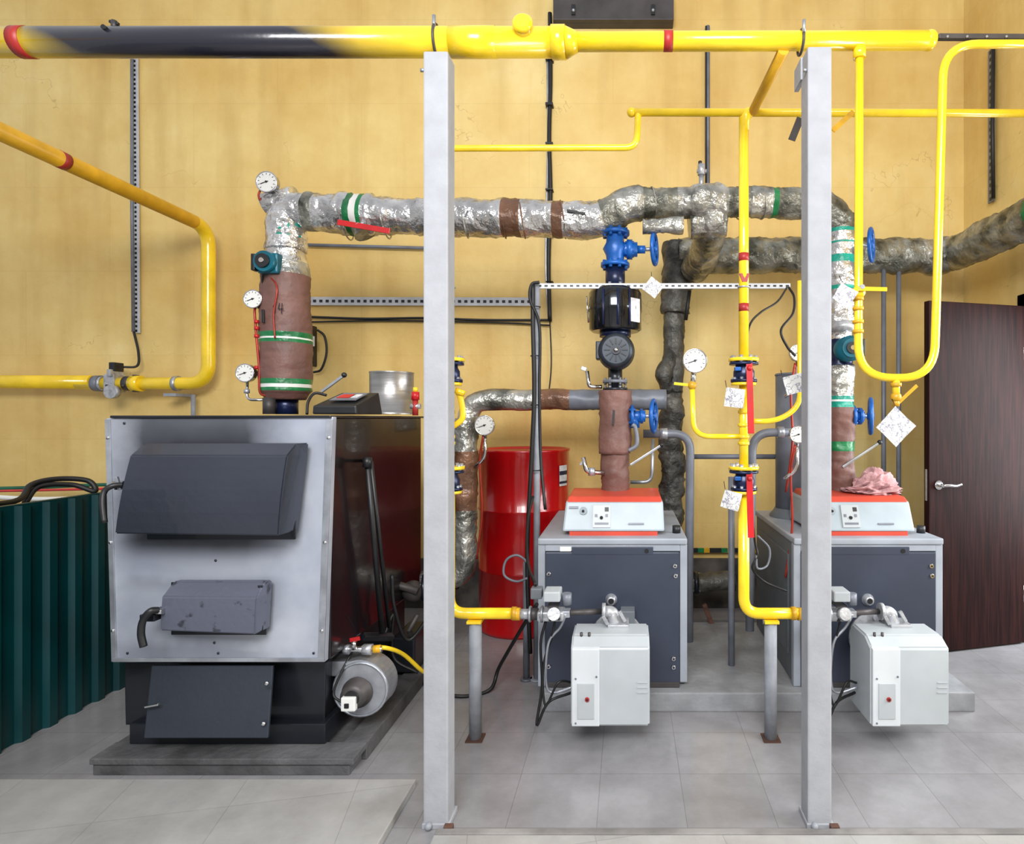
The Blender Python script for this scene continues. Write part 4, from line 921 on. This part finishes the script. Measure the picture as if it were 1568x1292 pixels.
# ---------------------------------------------------------------- cable rails and cables
def rail(p, q, w, mat=STEEL, name='perforated_cable_rail', hole=.03, off=(0, -1, 0)):
    b = B(name); p = Vector(p); q = Vector(q); o = Vector(off); b.bar(p, q, w, .012, mat, off); L = (q-p).length; a = (q-p)/L
    n_ = int(L/hole/2)
    for k in range(n_):
        c = p+a*(k+.5)*L/n_+o*.007; b.bar(c-a*hole*.5, c+a*hole*.5, w*.32, .002, BLK, off)
    return b
b = rail(P(207, 70, 4.28), P(210, 510, 4.28), .042, RAILM, hole=.016)
b.tube([P(202, 60, 4.26), P(202, 320, 4.26), P(204, 508, 4.26)], .010, GPIPE, 8); b.done()
b = rail(P(468, 461, 4.27), P(815, 462, 4.27), .06, RAILM, hole=.022); b.done()
b = rail(P(822, 438, 3.1), P(1210, 438, 3.1), .028, RAILM, hole=.016); b.done()
b = rail(Vector((2.39, 3.94, PZ(75, 3.94))), Vector((2.39, 3.94, PZ(310, 3.94))), .06, GPIPE, hole=.022, off=(-1, 0, 0))
b.tube([Vector((2.36, 3.87, PZ(80, 3.94))), Vector((2.36, 3.88, PZ(200, 3.94))), Vector((2.36, 3.87, PZ(310, 3.94)))], .012, RUB, 8); b.done()
b = B('wall_cable')
b.tube(spline([P(842, 20, 4.27), P(843, 120, 4.27), P(841, 210, 4.27), P(843, 300, 4.27), P(840, 400, 4.27), P(842, 492, 4.27)]), .015, RUB, 10)
b.tube(spline([P(838, 60, 4.28), P(839, 210, 4.28), P(836, 400, 4.28), P(840, 485, 4.28)]), .008, STEEL, 8)
b.tube(spline([P(842, 490, 4.27), P(844, 560, 4.28), P(838, 620, 4.28)]), .005, RUB, 6)
for v in (90, 160, 220, 290, 360, 430): b.box(P(835, v, 4.24), P(848, v+3, 4.3), BLK)
b.done()
b = B('wall_cable'); b.tube([P(1084, 40, 4.28), P(1084, 292, 4.28)], .014, GPIPE, 10); b.tube([P(1081, 40, 4.27), P(1081, 285, 4.27)], .006, RUB, 8); b.done()
b = B('wall_cable')
b.tube(spline([P(470, 485, 4.27), P(560, 488, 4.27), P(650, 487, 4.27), P(740, 490, 4.27), P(845, 490, 4.27)]), .009, RUB, 10)
b.tube(spline([P(470, 493, 4.27), P(600, 491, 4.27), P(760, 494, 4.27), P(842, 498, 4.27)]), .006, RUB, 8)
b.tube([P(470, 375, 4.27), P(660, 380, 4.27)], .012, GPIPE, 10)
b.done()
b = B('wall_socket_box'); b.box(P(470, 560, 4.2), P(486, 500, 4.3), BLK, .01); b.box(P(474, 530, 4.19), P(482, 515, 4.2), LABEL)
b.tube(spline([P(486, 505, 4.24), P(497, 515, 4.25), P(500, 540, 4.25), P(492, 565, 4.25), P(480, 570, 4.25)]), .008, RUB, 8); b.done()
b = B('cable_riser_post')
b.tube([Vector((PX(822, 3.1), 3.1, 0)), P(822, 432, 3.1)], .017, POST, 12)
b.tube(spline([P(812, 1000, 3.02), P(808, 900, 3.02), P(808, 820, 3.05), P(814, 700, 3.06), P(818, 600, 3.06), P(816, 500, 3.06), P(816, 436, 3.06)]), .011, RUB, 10)
b.tube(spline([P(835, 780, 3.0), P(828, 700, 3.06), P(826, 600, 3.06), P(826, 500, 3.06), P(812, 460, 3.05), P(814, 436, 3.06), P(826, 432, 3.06)]), .008, RUB, 10)
for v in (470, 545, 620, 720): b.torus(P(820, v, 3.08), (0, 0, 1), .024, .003, BLK)
b.tube(spline([P(808, 885, 2.9), P(790, 890, 2.9), P(772, 880, 2.9), P(775, 858, 2.9), P(792, 850, 2.9), P(808, 862, 2.9), P(812, 880, 2.9)]), .006, GPIPE, 8)
b.cyl((PX(822, 3.1), 3.1, 0), (PX(822, 3.1), 3.1, .01), .035, POST)
b.done()
b = B('burner_power_cable')
b.tube(spline([P(1208, 440, 3.08), P(1216, 455, 3.0), P(1214, 480, 2.9), P(1196, 505, 2.8), P(1205, 530, 2.8), P(1218, 545, 2.8)]), .006, RUB, 8)
b.tube(spline([P(1205, 440, 3.08), P(1190, 462, 2.9), P(1165, 478, 2.8), P(1148, 498, 2.6), P(1142, 540, 2.57)]), .005, RUB, 8)
b.tube(spline([P(1150, 780, 2.6), P(1156, 830, 2.65), P(1160, 850, 2.65), P(1152, 870, 2.65), P(1170, 890, 2.7), P(1205, 905, 2.7)]), .005, RUB, 8)
b.tube(spline([P(1160, 820, 2.65), P(1178, 840, 2.7), P(1175, 865, 2.7), P(1160, 870, 2.65), P(1158, 850, 2.65)]), .005, GPIPE, 8)
b.done()
b = B('floor_power_cable')
b.tube(spline([Vector((-1.1, 3.1, .012)), Vector((-.85, 2.9, .012)), Vector((-.68, 2.95, .012)), P(765, 1020, 3.0), P(800, 960, 2.75), P(822, 925, 2.6)]), .009, RUB, 8); b.done()
b = B('hazard_tape_strip')
for k in range(9):
    a = P(1060+k*18, 846, 4.25); b.box(a, a+Vector((.04, .02, .03)), YELD if k % 2 else BLK)
    b.box(a+Vector((.04, 0, 0)), a+Vector((.084, .02, .03)), BLK if k % 2 else GRN)
b.done()
tag(P(1000, 440, 3.04), S(17, 3.04), 8)

# ---------------------------------------------------------------- green corrugated bin + hoses
b = B('corrugated_fuel_bunker'); x = -2.54; prof = []; y_ = 1.0
while y_ < 3.9:
    for dy, dx in ((0, 0), (.05, 0), (.062, .022), (.098, .022), (.11, 0)): prof.append((y_+dy, x+dx))
    y_ += .12
vs = []; fs = []
for (yy, xx) in prof: vs += [(xx, yy, 0), (xx, yy, .985), (xx-.002, yy, 0), (xx-.002, yy, .985)]
for i in range(len(prof)-1): o = i*4; fs += [(o, o+4, o+5, o+1), (o+2, o+3, o+7, o+6)]
b.add(vs, fs, GFEN)
b.box((x-.03, 1.0, .97), (x-.004, 3.9, .99), GFEN, .003)
b.done()
b = B('bunker_hoses')
b.tube(spline([Vector((x-.05, 2.2, 1.02)), P(20, 768, 2.6), P(48, 742, 2.72), P(90, 733, 2.82), P(135, 736, 2.9), P(145, 752, 2.9), P(110, 742, 2.85), P(60, 745, 2.75), P(38, 770, 2.68)]), .012, RUB, 10)
b.tube(spline([P(-20, 748, 4.1), P(60, 746, 4.1), P(165, 742, 4.1), P(250, 745, 4.1)]), .012, HOSE, 8)
b.tube(spline([P(-20, 752, 3.4), P(80, 750, 3.3), P(165, 748, 3.2)]), .007, RED, 8)
b.tube(spline([P(-20, 760, 3.6), P(60, 764, 3.6), P(165, 762, 3.5)]), .014, WFACE, 10)
b.done()

# rag on right boiler: folded cloth heap
b = B('cleaning_rag')
bm = bmesh.new(); bmesh.ops.create_icosphere(bm, subdivisions=6, radius=1)
c = P(1336, 748, 3.08)
for v in bm.verts:
    d_ = v.co.copy()
    w1 = abs(noise.noise(Vector((d_.x*1.6+d_.z*1.2, d_.y*1.5, d_.z*3.2))+Vector((5, 2, 0)))); w2 = abs(noise.noise(Vector((d_.x*3.5-d_.z*3, d_.y*3, d_.z*5))))
    s_ = 1.05-.75*w1-.28*w2+.15*noise.noise(d_*1.2)
    hgt = .03+.065*max(0, 1-((d_.x-.2)/.9)**2)
    v.co = Vector((c.x+d_.x*.155*s_, c.y+d_.y*.10*s_, .972+max(-.05, d_.z+.25)*hgt*s_*1.1))
b.bm(bm, PINK, True); b.done()

# ---------------------------------------------------------------- light
w = bpy.data.worlds.new('World'); scene.world = w; w.use_nodes = True
nt = w.node_tree; bg = nt.nodes['Background']; bg.inputs[1].default_value = .72
g = nt.nodes.new('ShaderNodeTexGradient'); tc = nt.nodes.new('ShaderNodeTexCoord'); mp = nt.nodes.new('ShaderNodeMapping')
mp.inputs['Rotation'].default_value = (0, math.radians(90), 0); mp.inputs['Location'].default_value = (.5, 0, 0); mp.inputs['Scale'].default_value = (.5, .5, .5)
r = nt.nodes.new('ShaderNodeValToRGB'); r.color_ramp.elements[0].color = (.46, .47, .49, 1); r.color_ramp.elements[1].color = (.98, 1.0, 1.05, 1)
nt.links.new(tc.outputs['Generated'], mp.inputs[0]); nt.links.new(mp.outputs[0], g.inputs[0]); nt.links.new(g.outputs[0], r.inputs[0]); nt.links.new(r.outputs[0], bg.inputs[0])
def area(name, loc, tgt, sx_, sy_, power, col=(1, 1, 1)):
    l = bpy.data.lights.new(name, 'AREA'); l.shape = 'RECTANGLE'; l.size = sx_; l.size_y = sy_; l.energy = power; l.color = col
    o = bpy.data.objects.new(name, l); o.location = loc; o.rotation_euler = (Vector(tgt)-Vector(loc)).to_track_quat('-Z', 'Y').to_euler(); scene.collection.objects.link(o)
area('window_daylight', (-.2, -1.2, 3.3), (0, 4, 1.4), 2.4, 1.2, 235, (1, 1, 1))
area('side_window_daylight', (XR+.5, 1.7, 1.9), (0, 2.4, .8), 1.3, 1.5, 110, (.93, .97, 1))
area('doorway_daylight', (XR+.6, 3.2, 1.3), (1.2, 2.6, .2), .7, 1.8, 60, (.93, .97, 1))

# ---------------------------------------------------------------- camera
cam = bpy.data.cameras.new('camera'); co = bpy.data.objects.new('camera', cam); scene.collection.objects.link(co)
co.location = (0, 0, EYE); co.rotation_euler = (math.radians(90), 0, 0)
cam.sensor_fit = 'HORIZONTAL'; cam.sensor_width = 36; cam.lens = 36*F/1568; cam.shift_x = (784-U0)/1568; cam.shift_y = -(646-V0)/1568; cam.clip_start = .05
scene.camera = co
